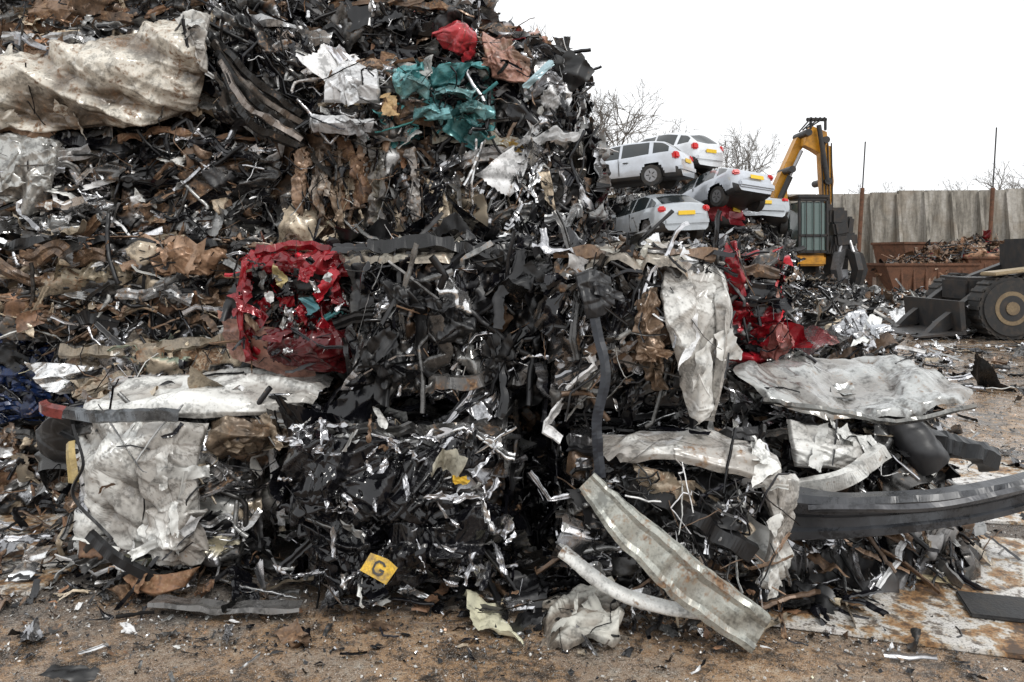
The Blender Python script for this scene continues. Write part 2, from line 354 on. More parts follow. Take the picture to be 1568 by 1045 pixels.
panel(m, [[(-1.78, 3.74, .16), (-1.62, 3.68, .14), (-1.46, 3.72, .16)], [(-1.76, 3.68, .08), (-1.62, 3.62, .07), (-1.5, 3.68, .08)]], 'RU', amp=.015, cell=.1, seed=322, dirt=.3, bits=1, seams=1, nu=30, nv=40, col=(.24, .12, .06))
panel(m, [[(-2.1, 4.5, .93), (-1.5, 4.6, .98), (-.98, 4.6, .97)], [(-2.12, 4.1, .92), (-1.5, 4.15, .97), (-.97, 4.2, .97)], [(-2.1, 3.85, .88), (-1.55, 3.9, .91), (-1.0, 4.0, .90)],
          [(-2.0, 3.83, .82), (-1.5, 3.85, .84), (-1.05, 3.98, .82)]], 'WH', amp=.017, cell=.18, seed=22, dirt=.5, nu=60, nv=120, aniso=(.1, .9, .3), rag=.1, bits=1)
panel(m, [[(-1.5, 3.85, .84), (-1.2, 3.9, .86), (-1.0, 3.98, .84)], [(-1.48, 3.8, .70), (-1.2, 3.82, .74), (-1.05, 3.9, .7)], [(-1.45, 3.9, .55), (-1.25, 3.9, .6), (-1.1, 3.98, .6)]], 'BR', amp=.03, cell=.12, seed=23, dirt=.9, bits=4, col=(.28, .22, .16))
beam(m, [(-2.16, 3.78, .86), (-1.85, 3.7, .87), (-1.55, 3.72, .85)], [(-.03, 0), (-.02, .03), (.02, .03), (.03, 0)], 'GR', seed=3, col=(.14, .15, .16), dent=.02)
beam(m, [(-2.2, 3.75, .89), (-2.15, 3.7, .89), (-2.08, 3.7, .88)], [(-.03, 0), (-.02, .03), (.02, .03), (.03, 0)], 'RED', seed=3, n=14, col=(.18, .04, .035))
beam(m, [(-2.06, 3.72, .74), (-2.03, 3.67, .66), (-2.02, 3.67, .56)], [(-.024, 0), (0, .015), (.024, 0)], 'YEL', seed=4, n=20, col=(.45, .34, .14), dent=.02)
beam(m, [(-2.05, 3.72, .82), (-1.97, 3.66, .66), (-2.02, 3.66, .5), (-1.85, 3.66, .3)], [(-.008, 0), (0, .012), (.008, 0)], 'K', seed=4, n=60)
beam(m, [(-1.95, 3.7, .3), (-1.8, 3.66, .2), (-1.6, 3.7, .08)], [(-.03, 0), (-.02, .02), (.02, .02), (.03, 0)], 'K', seed=14, n=40, dent=.02)
panel(m, [[(-2.38, 3.95, .75), (-2.25, 3.85, .84), (-2.13, 3.85, .86)], [(-2.32, 3.9, .62), (-2.2, 3.85, .66), (-2.12, 3.85, .7)], [(-2.2, 3.95, .55), (-2.15, 3.9, .56), (-2.1, 3.9, .6)]], 'K', amp=.008, cell=.2, seed=123, dirt=.1, bits=0, seams=0)
finish(m)
m = bale((-.53, 4.42, .43), (1.02, 1.4, .80), rz=-.03, pal='glint', faces=(.7, .7, .6, .8), seed=2, dens=.8, layers=2)
for i, (x, z, w, h, t) in enumerate(((-.78, .56, .26, .26, .1), (-.46, .5, .26, .22, -.3), (-.74, .30, .22, .14, .2), (-.34, .28, .24, .16, -.2), (-.66, .18, .2, .1, -.4))):
    panel(m, [[(x - w, 3.64, z + h + t * .3), (x, 3.56, z + h), (x + w, 3.64, z + h - t * .3)], [(x - w, 3.56, z), (x, 3.47, z), (x + w, 3.56, z)], [(x - w * .8, 3.64, z - h), (x, 3.57, z - h), (x + w * .8, 3.64, z - h)]], 'KG', amp=.036, cell=.12, seed=124 + i, dirt=.05, bits=4, seams=3, prop=(0, .05, .02))
B = 110; P_ = np.stack([R.uniform(-1.02, .0, B), R.uniform(3.46, 3.60, B), R.choice([.78, .70, .2, .3, .5], B) + R.normal(0, .07, B)], 1)
C_, Pr_ = pick('glint', B); C_[::2] = np.array((.55, .55, .57)); Pr_[::2] = (.8, .18, .1)
sheets(m, P_, np.tile((0, -1., .3), (B, 1)), R.uniform(.04, .16, B), R.uniform(.006, .028, B), C_, Pr_, n=8, crump=.6, smooth=True, jit=.35)
sheets(m, np.array([(-.28, 3.46, .72), (-.22, 3.44, .64)]), np.array([(0, -1, .3)] * 2), np.array([.11, .06]), np.array([.11, .06]), np.array([(.45, .43, .35), (.55, .34, .03)]), np.array([(0, .7, .4)] * 2), n=12, crump=.4, smooth=True)
finish(m)
m = bale((.72, 4.35, .38), (.96, 1.4, .70), rz=-.05, pal='glint', faces=(1, .8, .5, 1), seed=3, dens=1.2)
panel(m, [[(.36, 3.75, .80), (.75, 3.7, .83), (1.05, 3.66, .80), (1.2, 3.75, .74)], [(.40, 3.50, .77), (.72, 3.44, .80), (1.04, 3.42, .77), (1.22, 3.5, .68)],
          [(.46, 3.44, .74), (.72, 3.38, .76), (1.0, 3.35, .70), (1.18, 3.42, .60)]], 'WH', amp=.014, cell=.18, seed=25, dirt=.6, nv=120, rag=.25, bits=2, seams=4, prop=(0, .2, .5))
panel(m, [[(1.04, 3.38, .68), (1.14, 3.36, .7), (1.26, 3.46, .66)], [(1.10, 3.34, .5), (1.17, 3.33, .5), (1.26, 3.45, .46)], [(1.08, 3.36, .32), (1.13, 3.35, .32), (1.20, 3.45, .28)], [(1.03, 3.38, .2), (1.06, 3.38, .18), (1.12, 3.45, .16)]], 'WH', amp=.02, cell=.13, seed=26, dirt=.6, rag=.25, bits=2, seams=3, prop=(0, .2, .5))
panel(m, [[(.5, 3.5, .66), (.7, 3.46, .68), (.98, 3.48, .62)], [(.52, 3.48, .5), (.75, 3.44, .5), (1.02, 3.46, .45)], [(.6, 3.5, .36), (.8, 3.46, .32), (1.0, 3.48, .28)]], 'K', amp=.04, cell=.12, seed=226, dirt=.2, bits=5, seams=6)
B = 40; P_ = np.stack([R.uniform(.5, 1.1, B), R.uniform(3.36, 3.44, B), R.uniform(.2, .66, B)], 1); C_, Pr_ = pick('silver', B)
ribbons(m, P_, np.tile((0, -1., .2), (B, 1)), R.uniform(.06, .3, B), R.uniform(.01, .04, B), C_, Pr_, n=14, m=6, jit=.4)
ribbons(m, P_ - (0, .02, 0), np.tile((0, -1., .2), (B, 1)), R.uniform(.1, .35, B), R.uniform(.004, .01, B), pick('black', B)[0], Pr_ * 0 + (0, .4, 0), n=18, m=5, jit=.4, tube=True, smooth=True, bend=1.4)
beam(m, [(.32, 3.34, .66), (.5, 3.27, .47), (.78, 3.22, .24), (1.0, 3.2, .09)], [(-.105, -.03), (-.10, .02), (-.075, .03), (-.045, .012), (-.02, .014), (.02, .014), (.045, .012), (.07, .03), (.10, .02), (.105, -.03)], 'GR', seed=6, n=110, amp=.004,
     col=(.42, .43, .39), prop=(.2, .28, .6), taper=[.45, .72, .85, .85, .75], dent=.012)
beam(m, [(.22, 3.5, .31), (.42, 3.38, .2), (.65, 3.3, .15), (.86, 3.3, .12)], [(-.032, -.02), (-.022, .012), (-.01, .022), (.01, .024), (.022, .016), (.032, -.02)], 'WH', seed=7, n=60, prop=(0, .25, .5), dent=.012, smooth=True)
beam(m, [(.5, 3.45, .62), (.75, 3.4, .5), (1.0, 3.38, .34)], [(-.04, -.02), (-.03, .02), (.03, .03), (.04, -.01)], 'K', seed=107, n=50, dent=.03)
panel(m, [[(.5, 3.48, .70), (.6, 3.42, .7), (.72, 3.44, .68)], [(.56, 3.44, .62), (.64, 3.38, .6), (.74, 3.42, .6)], [(.6, 3.48, .52), (.68, 3.44, .52), (.76, 3.46, .54)]], 'BR', amp=.03, cell=.1, seed=227, dirt=.4, col=(.34, .28, .21), seams=3)
finish(m)
finish(bale((.1, 5.1, .42), (.9, 1.4, .82), pal='black', faces=(.8, .1, .1, .1), seed=4))
m = bale((-3.0, 5.55, .85), (.62, 1.1, .7), rz=.05, pal='blue', faces=(1, .6, .2, .8), seed=5)
panel(m, [[(-3.25, 5.2, 1.18), (-3.0, 5.1, 1.16), (-2.8, 5.1, 1.12)], [(-3.25, 4.98, 1.08), (-3.0, 4.95, 1.05), (-2.82, 4.98, 1.0)], [(-3.25, 4.98, .6), (-3.0, 4.95, .6), (-2.84, 4.98, .6)]], 'BLU', amp=.025, cell=.18, seed=27, dirt=.1, col=(.008, .018, .055)); finish(m)
finish(bale((-2.9, 5.4, .25), (1.2, 1.0, .5), pal='brown', faces=(1, .5, .2, .4), seed=6))
finish(bale((-2.15, 5.35, .95), (1.1, 1.3, .28), rz=.08, pal='green', faces=(1.3, .8, .5, .3), seed=7, layers=2))
finish(bale((-2.2, 5.7, .45), (1.5, 1.2, .85), pal='dark', faces=(.8, .1, .3, .1), seed=8))
# ---- second course
m = bale((-2.35, 5.45, 1.40), (1.72, 1.3, .60), rz=.06, pal='brown', faces=(1.2, .7, .2, .3), seed=9, layers=5)
panel(m, [[(-2.95, 4.9, 1.68), (-2.65, 4.85, 1.66), (-2.3, 4.85, 1.6)], [(-2.95, 4.78, 1.55), (-2.6, 4.74, 1.5), (-2.3, 4.75, 1.45)], [(-2.8, 4.8, 1.45), (-2.5, 4.78, 1.4), (-2.3, 4.8, 1.35)]], 'BR', amp=.035, cell=.15, seed=28, dirt=.5, col=(.24, .2, .14))
panel(m, [[(-2.2, 4.85, 1.66), (-2.0, 4.8, 1.68), (-1.7, 4.85, 1.66)], [(-2.2, 4.76, 1.6), (-1.98, 4.72, 1.6), (-1.72, 4.76, 1.6)], [(-2.15, 4.8, 1.5), (-1.98, 4.76, 1.5), (-1.8, 4.8, 1.5)]], 'BR', amp=.03, cell=.12, seed=228, dirt=.5, col=(.30, .18, .11)); finish(m)
m = bale((-1.12, 4.95, 1.33), (.62, 1.3, .60), rz=.05, pal='red', faces=(1.2, .7, .8, .3), seed=10, layers=1)
panel(m, [[(-1.46, 4.5, 1.66), (-1.2, 4.45, 1.68), (-.82, 4.45, 1.66)], [(-1.44, 4.3, 1.64), (-1.15, 4.25, 1.64), (-.82, 4.28, 1.63)], [(-1.43, 4.22, 1.54), (-1.15, 4.18, 1.56), (-.82, 4.2, 1.54)]], 'RED', amp=.024, cell=.13, seed=29, dirt=.25, bits=3, bsize=.12)
panel(m, [[(-1.47, 4.3, 1.62), (-1.43, 4.18, 1.6), (-1.38, 4.2, 1.58)], [(-1.47, 4.3, 1.3), (-1.44, 4.16, 1.3), (-1.40, 4.2, 1.3)], [(-1.44, 4.3, 1.04), (-1.4, 4.18, 1.04), (-1.36, 4.2, 1.06)]], 'RED', amp=.015, cell=.14, seed=30, dirt=.1, bits=2, bsize=.08)
panel(m, [[(-1.3, 4.22, 1.2), (-1.05, 4.17, 1.22), (-.82, 4.2, 1.22)], [(-1.3, 4.18, 1.12), (-1.05, 4.12, 1.14), (-.8, 4.15, 1.12)], [(-1.3, 4.25, 1.02), (-1.05, 4.2, 1.0), (-.82, 4.25, 1.02)]], 'RED', amp=.025, cell=.12, seed=31, dirt=.3, col=(.09, .008, .01), bits=4, bsize=.12)
B = 14; P_ = np.stack([R.uniform(-1.4, -.86, B), R.uniform(4.14, 4.2, B), R.uniform(1.2, 1.6, B)], 1)
sheets(m, P_, np.tile((0, -1., .2), (B, 1)), R.uniform(.06, .2, B), R.uniform(.03, .08, B), np.array(E['RED'][0]) * np.exp(R.normal(-.2, .4, (B, 1))), np.tile((.1, .14, .2), (B, 1)), n=14, crump=.25, smooth=True, jit=.35)
B = 34; P_ = np.stack([R.uniform(-1.4, -.86, B), R.uniform(4.11, 4.17, B), R.uniform(1.1, 1.6, B)], 1); C_, Pr_ = pick('glint', B)
sheets(m, P_, np.tile((0, -1., .2), (B, 1)), R.uniform(.03, .12, B), R.uniform(.01, .04, B), C_, Pr_, n=8, crump=.35, smooth=False, jit=.5)
sheets(m, np.array([(-1.2, 4.10, 1.5), (-1.04, 4.10, 1.36), (-1.25, 4.1, 1.4), (-.95, 4.12, 1.5)]), np.array([(0, -1, .1)] * 4), np.array([.10, .10, .05, .05]), np.array([.06, .06, .04, .04]), np.array([(.38, .31, .15), (.04, .13, .15), (.6, .6, .6), (.6, .6, .6)]), np.array([(0, .4, .3)] * 4), n=12, crump=.3, smooth=True, jit=.2)
finish(m)
m = bale((-.28, 4.62, 1.27), (1.08, 1.5, .80), rz=.02, pal='black', faces=(1.2, .8, .3, .3), seed=11, bias=(.8, 0, 1))
panel(m, [[(-.95, 4.5, 1.70), (-.6, 4.45, 1.72), (-.25, 4.45, 1.74)], [(-.92, 4.2, 1.68), (-.6, 4.1, 1.68), (-.25, 4.1, 1.72)], [(-.86, 4.0, 1.62), (-.6, 3.85, 1.62), (-.3, 3.85, 1.64)]], 'GR', amp=.02, cell=.18, seed=32, dirt=.5, col=(.34, .32, .27))
panel(m, [[(-.25, 4.3, 1.73), (0, 4.2, 1.78), (.25, 4.3, 1.74)], [(-.2, 3.95, 1.68), (.02, 3.85, 1.73), (.25, 3.95, 1.70)], [(-.15, 3.85, 1.6), (.02, 3.8, 1.6), (.2, 3.9, 1.62)]], 'K', amp=.03, cell=.15, seed=33, dirt=.1)
B = 8; P_ = np.stack([R.uniform(-.75, .25, B), R.uniform(3.80, 3.84, B), R.uniform(1.0, 1.5, B)], 1); C_, Pr_ = pick('black', B)
ribbons(m, P_, np.tile((0, -1., 0), (B, 1)), R.uniform(.3, .7, B), R.uniform(.06, .12, B), C_, Pr_, n=26, m=7, smooth=True, jit=.15, bias=(.3, 0, 1), bend=.6)
ribbons(m, P_ + .03, np.tile((0, -1., 0), (B, 1)), R.uniform(.3, .8, B), R.uniform(.02, .04, B), C_, Pr_, n=26, m=8, smooth=True, jit=.2, bias=(.2, 0, 1), bend=1.2, tube=True)
for i, (x, z) in enumerate(((-.5, 1.38), (-.05, 1.1), (.1, 1.45), (-.62, 1.08), (-.3, 1.3))):
    panel(m, [[(x - .12, 3.84, z + .12), (x, 3.8, z + .13), (x + .12, 3.84, z + .1)], [(x - .13, 3.8, z), (x, 3.75, z), (x + .13, 3.8, z)], [(x - .1, 3.84, z - .12), (x, 3.8, z - .12), (x + .1, 3.84, z - .11)]], 'K', amp=.04, cell=.10, seed=170 + i, dirt=.15, bits=3, seams=4, nu=44, nv=44)
finish(m)
m = bale((.60, 4.3, 1.24), (.78, 1.4, .78), rz=-.05, pal='glint', faces=(1.2, .8, .3, .9), seed=12, bias=(.5, 0, 1))
panel(m, [[(.72, 3.72, 1.66), (.84, 3.70, 1.67), (.95, 3.85, 1.64)], [(.64, 3.50, 1.50), (.79, 3.44, 1.5), (.93, 3.56, 1.5)], [(.67, 3.48, 1.26), (.80, 3.40, 1.26), (.92, 3.50, 1.26)],
          [(.70, 3.49, 1.05), (.81, 3.42, 1.05), (.92, 3.52, 1.06)], [(.78, 3.52, .86), (.83, 3.5, .84), (.88, 3.58, .88)]], 'WH', amp=.024, cell=.17, seed=34, dirt=.5, nu=130, nv=64, bits=2, rag=.2, seams=3, aniso=(.8, .2, .2))
panel(m, [[(.86, 3.70, 1.64), (.93, 3.66, 1.64), (.99, 3.8, 1.6)], [(.87, 3.48, 1.42), (.95, 3.44, 1.42), (1.0, 3.58, 1.4)], [(.86, 3.48, 1.1), (.93, 3.44, 1.1), (.98, 3.56, 1.1)], [(.84, 3.52, .88), (.89, 3.5, .86), (.94, 3.58, .88)]], 'WH', amp=.014, cell=.2, seed=334, dirt=.45, nu=110, nv=40, bits=1, rag=.1, seams=1)
panel(m, [[(.25, 4.2, 1.70), (.6, 4.2, 1.71), (.95, 4.2, 1.68)], [(.26, 3.8, 1.67), (.6, 3.72, 1.70), (.9, 3.75, 1.68)], [(.28, 3.62, 1.62), (.55, 3.52, 1.64), (.78, 3.52, 1.62)]], 'BE', amp=.025, cell=.12, seed=35, dirt=.6, col=(.50, .48, .42), bits=6, bsize=.12, seams=6)
panel(m, [[(.53, 3.52, 1.46), (.59, 3.47, 1.48), (.65, 3.46, 1.48)], [(.52, 3.5, 1.25), (.58, 3.44, 1.26), (.67, 3.44, 1.25)], [(.58, 3.52, .98), (.64, 3.46, 1.0), (.72, 3.46, 1.0)]], 'BR', amp=.035, cell=.08, seed=36, dirt=.9, col=(.30, .21, .145), bits=8, bsize=.09, seams=8)
panel(m, [[(.26, 3.5, 1.54), (.36, 3.48, 1.56), (.45, 3.5, 1.53)], [(.3, 3.46, 1.42), (.38, 3.45, 1.41), (.46, 3.46, 1.40)], [(.32, 3.48, 1.32), (.4, 3.47, 1.33), (.44, 3.48, 1.35)]], 'K', amp=.02, cell=.12, seed=37, dirt=.1, col=(.022, .023, .026), bits=1, seams=1)
beam(m, [(.36, 3.48, 1.34), (.40, 3.42, 1.1), (.36, 3.40, .9), (.38, 3.38, .68)], [(-.022, 0), (0, .004), (.022, 0)], 'K', seed=9, col=(.01, .013, .02), prop=(0, .4, 0), n=40)
finish(m)
m = bale((1.46, 5.6, 1.2), (.50, 1.6, .70), rz=-.05, pal='red', faces=(1.1, .7, .2, .9), seed=13, layers=1)
panel(m, [[(1.22, 4.85, 1.68), (1.32, 4.75, 1.72), (1.38, 4.8, 1.66)], [(1.23, 4.75, 1.56), (1.33, 4.65, 1.56), (1.40, 4.7, 1.5)], [(1.28, 4.75, 1.35), (1.36, 4.7, 1.35), (1.42, 4.75, 1.35)]], 'RED', amp=.02, cell=.18, seed=38, dirt=.1, bits=1, bsize=.1)
panel(m, [[(1.5, 4.7, 1.22), (1.58, 4.62, 1.24), (1.66, 4.7, 1.18)], [(1.45, 4.64, 1.1), (1.56, 4.58, 1.1), (1.66, 4.66, 1.08)], [(1.42, 4.7, .98), (1.54, 4.64, .95), (1.62, 4.7, .98)]], 'RED', amp=.025, cell=.12, seed=39, dirt=.3, col=(.34, .09, .08), bits=2, bsize=.1)
finish(m)
finish(bale((1.35, 5.5, .45), (1.0, 1.4, .8), pal='silver', faces=(.9, .5, .1, .8), seed=14))
# ---- third course
m = bale((-2.98, 5.7, 2.05), (.85, 1.3, .70), pal='silver', faces=(1.2, .5, .1, .2), seed=15)
panel(m, [[(-3.4, 5.1, 2.4), (-3.1, 5.05, 2.4), (-2.85, 5.08, 2.36)], [(-3.4, 5.0, 2.1), (-3.1, 4.95, 2.12), (-2.88, 5.0, 2.1)], [(-3.4, 5.02, 1.85), (-3.1, 5.0, 1.84), (-2.95, 5.05, 1.86)]], 'GR', amp=.035, cell=.17, seed=40, dirt=.5, col=(.46, .46, .44), bits=4, prop=(.4, .2, .4)); finish(m)
finish(bale((-2.05, 5.75, 2.05), (1.15, 1.3, .74), rz=.03, pal='dark', faces=(1.2, .5, .1, .2), seed=16, bias=(1, 0, .3)))
m = bale((-.93, 5.72, 2.02), (1.08, 1.3, .74), pal='brown', faces=(1.2, .5, .1, .2), seed=17, bias=(.2, 0, 1), layers=1)
for i, x in enumerate((-1.33, -1.22, -1.1, -.85, -.62)):
    panel(m, [[(x - .05, 5.08, 2.3), (x, 5.02, 2.32), (x + .05, 5.06, 2.3)], [(x - .05, 5.02, 2.05), (x + .01, 4.97, 2.05), (x + .05, 5.0, 2.05)], [(x - .05, 5.06, 1.8), (x, 5.0, 1.8), (x + .05, 5.04, 1.8)]], 'BE', amp=.024, cell=.10, seed=41 + i, dirt=.9, col=[(.32, .21, .14), (.38, .33, .28), (.27, .2, .14), (.13, .12, .11), (.34, .32, .30)][i], aniso=(1, 0, .1), bits=3, bsize=.09, seams=7, prop=(.2, .33, .6))
finish(m)
finish(bale((-.1, 5.72, 2.02), (.82, 1.3, .72), rz=-.04, pal='silver', faces=(1.1, .5, .1, .4), seed=18, bias=(.3, 0, 1), layers=2))
finish(bale((.36, 5.8, 2.0), (.48, 1.6, .74), rz=-.12, pal='glint', faces=(1.2, .5, .1, 1), seed=19, bias=(0, .4, 1), layers=1))
# ---- fourth course
m = bale((-2.62, 5.75, 2.76), (1.5, 1.2, .60), pal='brown', faces=(1, .5, .1, .5), seed=20)
panel(m, [[(-3.5, 5.5, 2.88), (-2.9, 5.5, 2.96), (-2.4, 5.5, 3.06), (-1.95, 5.4, 3.14)], [(-3.5, 5.08, 2.84), (-2.9, 5.05, 2.94), (-2.4, 4.98, 3.04), (-1.92, 4.95, 3.10)],
          [(-3.5, 4.96, 2.66), (-2.9, 4.88, 2.74), (-2.4, 4.82, 2.80), (-1.88, 4.84, 2.88)], [(-3.5, 4.98, 2.5), (-2.9, 4.92, 2.52), (-2.4, 4.88, 2.54), (-1.92, 4.95, 2.66)], [(-3.5, 5.06, 2.40), (-2.9, 5.0, 2.38), (-2.4, 5.0, 2.40), (-2.0, 5.05, 2.5)]],
      'WH', amp=.030, cell=.15, seed=50, dirt=.9, nu=130, nv=180, rag=.08, col=(.68, .64, .56), aniso=(.35, 0, .9), bits=5, bsize=.22, seams=4, prop=(.05, .18, .65))
panel(m, [[(-2.06, 4.98, 3.12), (-1.96, 4.9, 3.14), (-1.86, 4.95, 3.12)], [(-2.04, 4.84, 2.95), (-1.94, 4.78, 2.95), (-1.85, 4.84, 2.9)], [(-2.0, 4.9, 2.78), (-1.92, 4.85, 2.76), (-1.86, 4.9, 2.72)]], 'WH', amp=.03, cell=.12, seed=51, dirt=.5)
finish(m)
m = bale((-1.6, 5.7, 2.78), (.72, 1.2, .72), rz=.1, tilt=(0, .15), pal='glint', faces=(1.2, .5, .1, .3), seed=21, bias=(1, 0, -1))
for i in range(5):
    beam(m, [(-1.9 + i * .03, 4.98 - i * .015, 3.02 - i * .07), (-1.6, 4.95 - i * .02, 2.72 - i * .07), (-1.32, 5.0 - i * .02, 2.5 - i * .05)], [(-.025, -.01), (-.02, .015), (.015, .01), (.025, -.01)], 'DG', seed=130 + i, n=40, dent=.02, col=[(.05, .05, .05), (.2, .19, .18), (.03, .03, .03), (.25, .22, .2), (.04, .04, .04)][i])
finish(m)
m = bale((-.98, 5.65, 2.62), (.58, 1.2, .52), pal='white', faces=(1.1, .8, .3, .3), seed=22, layers=1)
panel(m, [[(-1.2, 5.1, 2.84), (-1.0, 5.0, 2.86), (-.84, 5.05, 2.82)], [(-1.18, 4.9, 2.68), (-1.0, 4.84, 2.70), (-.80, 4.9, 2.68)], [(-1.18, 4.9, 2.56), (-1.0, 4.84, 2.55), (-.8, 4.9, 2.56)]], 'WH', amp=.022, cell=.17, seed=52, dirt=.25, col=(.76, .78, .80), prop=(.1, .12, .15))
panel(m, [[(-1.28, 4.98, 2.52), (-1.05, 4.9, 2.5), (-.84, 4.95, 2.5)], [(-1.28, 4.9, 2.43), (-1.05, 4.82, 2.42), (-.82, 4.9, 2.44)], [(-1.26, 4.95, 2.36), (-1.0, 4.9, 2.34), (-.86, 4.95, 2.36)]], 'WH', amp=.015, cell=.2, seed=152, dirt=.25, col=(.76, .78, .80), bits=1, prop=(.1, .12, .15))
sheets(m, np.array([(-.76, 4.88, 2.54)]), np.array([(0, -1, .2)]), np.array([.2]), np.array([.09]), np.array([(.42, .28, .13)]), np.array([(0, .5, .6)]), n=14, crump=.3, smooth=True); finish(m)
m = bale((-.42, 5.65, 2.58), (.66, 1.2, .46), rz=-.05, pal='teal', faces=(1.2, .8, .3, .4), seed=23, layers=1)
for i, (x, z, w, hh) in enumerate(((-.62, 2.68, .13, .09), (-.36, 2.62, .14, .05), (-.22, 2.52, .12, .05), (-.52, 2.50, .12, .06))):
    panel(m, [[(x - w, 5.05, z + hh), (x, 5.0, z + hh * 1.1), (x + w, 5.02, z + hh * .7)], [(x - w, 4.93, z), (x, 4.86, z + .02), (x + w, 4.93, z - .03)], [(x - w * .8, 5.0, z - hh), (x, 4.94, z - hh * .9), (x + w * .8, 5.0, z - hh)]], 'TEAL', amp=.026, cell=.13, seed=53 + i, dirt=.4, nu=44, nv=54, bits=2, bsize=.12, seams=3, col=(.18, .40, .42))
finish(m)
m = bale((.22, 5.9, 2.60), (.54, 1.5, .66), rz=-.12, pal='glint', faces=(1.2, .8, .2, 1), seed=24, bias=(.6, 0, 1), layers=2)
sheets(m, np.array([(.02, 5.08, 2.3), (.17, 5.02, 2.76)]), np.array([(0, -1, .2)] * 2), np.array([.06, .045]), np.array([.2, .24]), np.array([(.45, .28, .06), (.35, .48, .52)]), np.array([(0, .5, .5), (.3, .3, .1)]), n=14, crump=.25, smooth=True, jit=.1); finish(m)
# ---- fifth course
finish(bale((-2.8, 5.95, 3.45), (1.55, 1.3, .74), tilt=(0, -.05), pal='brown', faces=(1.2, .3, .1, .3), seed=25))
finish(bale((-1.45, 5.95, 3.42), (1.30, 1.3, .76), rz=.05, tilt=(0, .1), pal='dark', faces=(1.2, .3, .1, .4), seed=26, bias=(1, 0, -.6)))
m = bale((-.58, 5.85, 3.06), (.7, 1.2, .54), rz=-.08, tilt=(0, .12), pal='glint', faces=(1.2, .6, .1, .6), seed=27)
panel(m, [[(-.50, 5.2, 3.12), (-.36, 5.1, 3.15), (-.24, 5.15, 3.1)], [(-.54, 5.03, 3.02), (-.36, 4.95, 3.04), (-.20, 5.03, 3.0)], [(-.48, 5.1, 2.90), (-.35, 5.0, 2.87), (-.22, 5.1, 2.86)]], 'RED', amp=.015, cell=.2, seed=60, dirt=.1, col=(.48, .04, .05), bits=1, bsize=.12, seams=1); finish(m)
m = bale((-.05, 5.85, 2.93), (.5, 1.2, .40), rz=-.1, tilt=(0, .25), pal='pinkb', faces=(1.2, .8, .2, .8), seed=28, layers=1)
panel(m, [[(-.16, 5.2, 3.04), (-.02, 5.1, 3.02), (.12, 5.15, 2.94)], [(-.18, 5.05, 2.9), (-.02, 5.0, 2.88), (.14, 5.05, 2.84)], [(-.16, 5.1, 2.76), (0, 5.05, 2.72), (.12, 5.1, 2.72)]], 'PINK', amp=.03, cell=.12, seed=61, dirt=.8, bits=4, bsize=.1, seams=6); finish(m)
finish(bale((-.45, 6.2, 3.32), (.55, 1.2, .36), rz=-.1, tilt=(0, .3), pal='glint', faces=(1.2, .8, .2, .8), seed=29, layers=1))
# ---- bales standing behind, closing the gaps
for i, (c_, s_) in enumerate((((-2.4, 7.3, .9), (2.6, 1.6, 1.8)), ((-.1, 7.2, .9), (1.9, 1.5, 1.8)), ((-2.5, 7.3, 2.6), (2.6, 1.6, 1.7)), ((-.6, 7.2, 2.3), (1.3, 1.5, 1.3)), ((-2.0, 7.2, 3.6), (2.4, 1.4, .7)))):
    finish(bale(c_, s_, pal='black', faces=(.5, .2, .2, .5), seed=40 + i, sc=1.6, dens=.5, layers=1))

# ---- loose heaps
def mound(name, cx, cy, rx, ry, hh, pal, sc=1, dens=1, extra=None, base=0.0, seed=0):
    mb = MB()
    def hf(u, v): return hh * np.clip(1 - (u * u + v * v), 0, 1) ** .7
    def sample(B, off):
        a = R.uniform(0, 6.283, B); r = np.sqrt(R.uniform(0, 1, B)); u = r * np.cos(a); v = r * np.sin(a)
        z = hf(u, v) * (1 + .18 * np.sin(u * 7 + seed) * np.cos(v * 6)); z = z * R.uniform(.85, 1.08, B)
        P = np.stack([cx + u * rx, cy + v * ry, base + z + off + .02], 1)
        return P, nrm(np.stack([u * hh / rx, v * hh / ry, np.full(B, .7)], 1))
    n = int(np.clip(max(rx, ry) * 2 / (.02 * sc), 30, 90)); g = np.linspace(-1, 1, n); a, b = np.meshgrid(g, g, indexing='ij'); a = a.ravel(); b = b.ravel(); H0 = hf(a, b)
    p = np.stack([cx + a * rx, cy + b * ry, np.where(H0 > 0, base + H0 * .92 - .03 * sc, min(base - .5, -.3))], 1)
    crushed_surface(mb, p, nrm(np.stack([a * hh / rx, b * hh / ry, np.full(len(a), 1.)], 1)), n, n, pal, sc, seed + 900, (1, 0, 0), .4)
    scatter(mb, sample, math.pi * rx * ry * (1 + hh), pal, sc, dens, flat=.6)
    if extra: extra(mb)
    return mb.build(name)
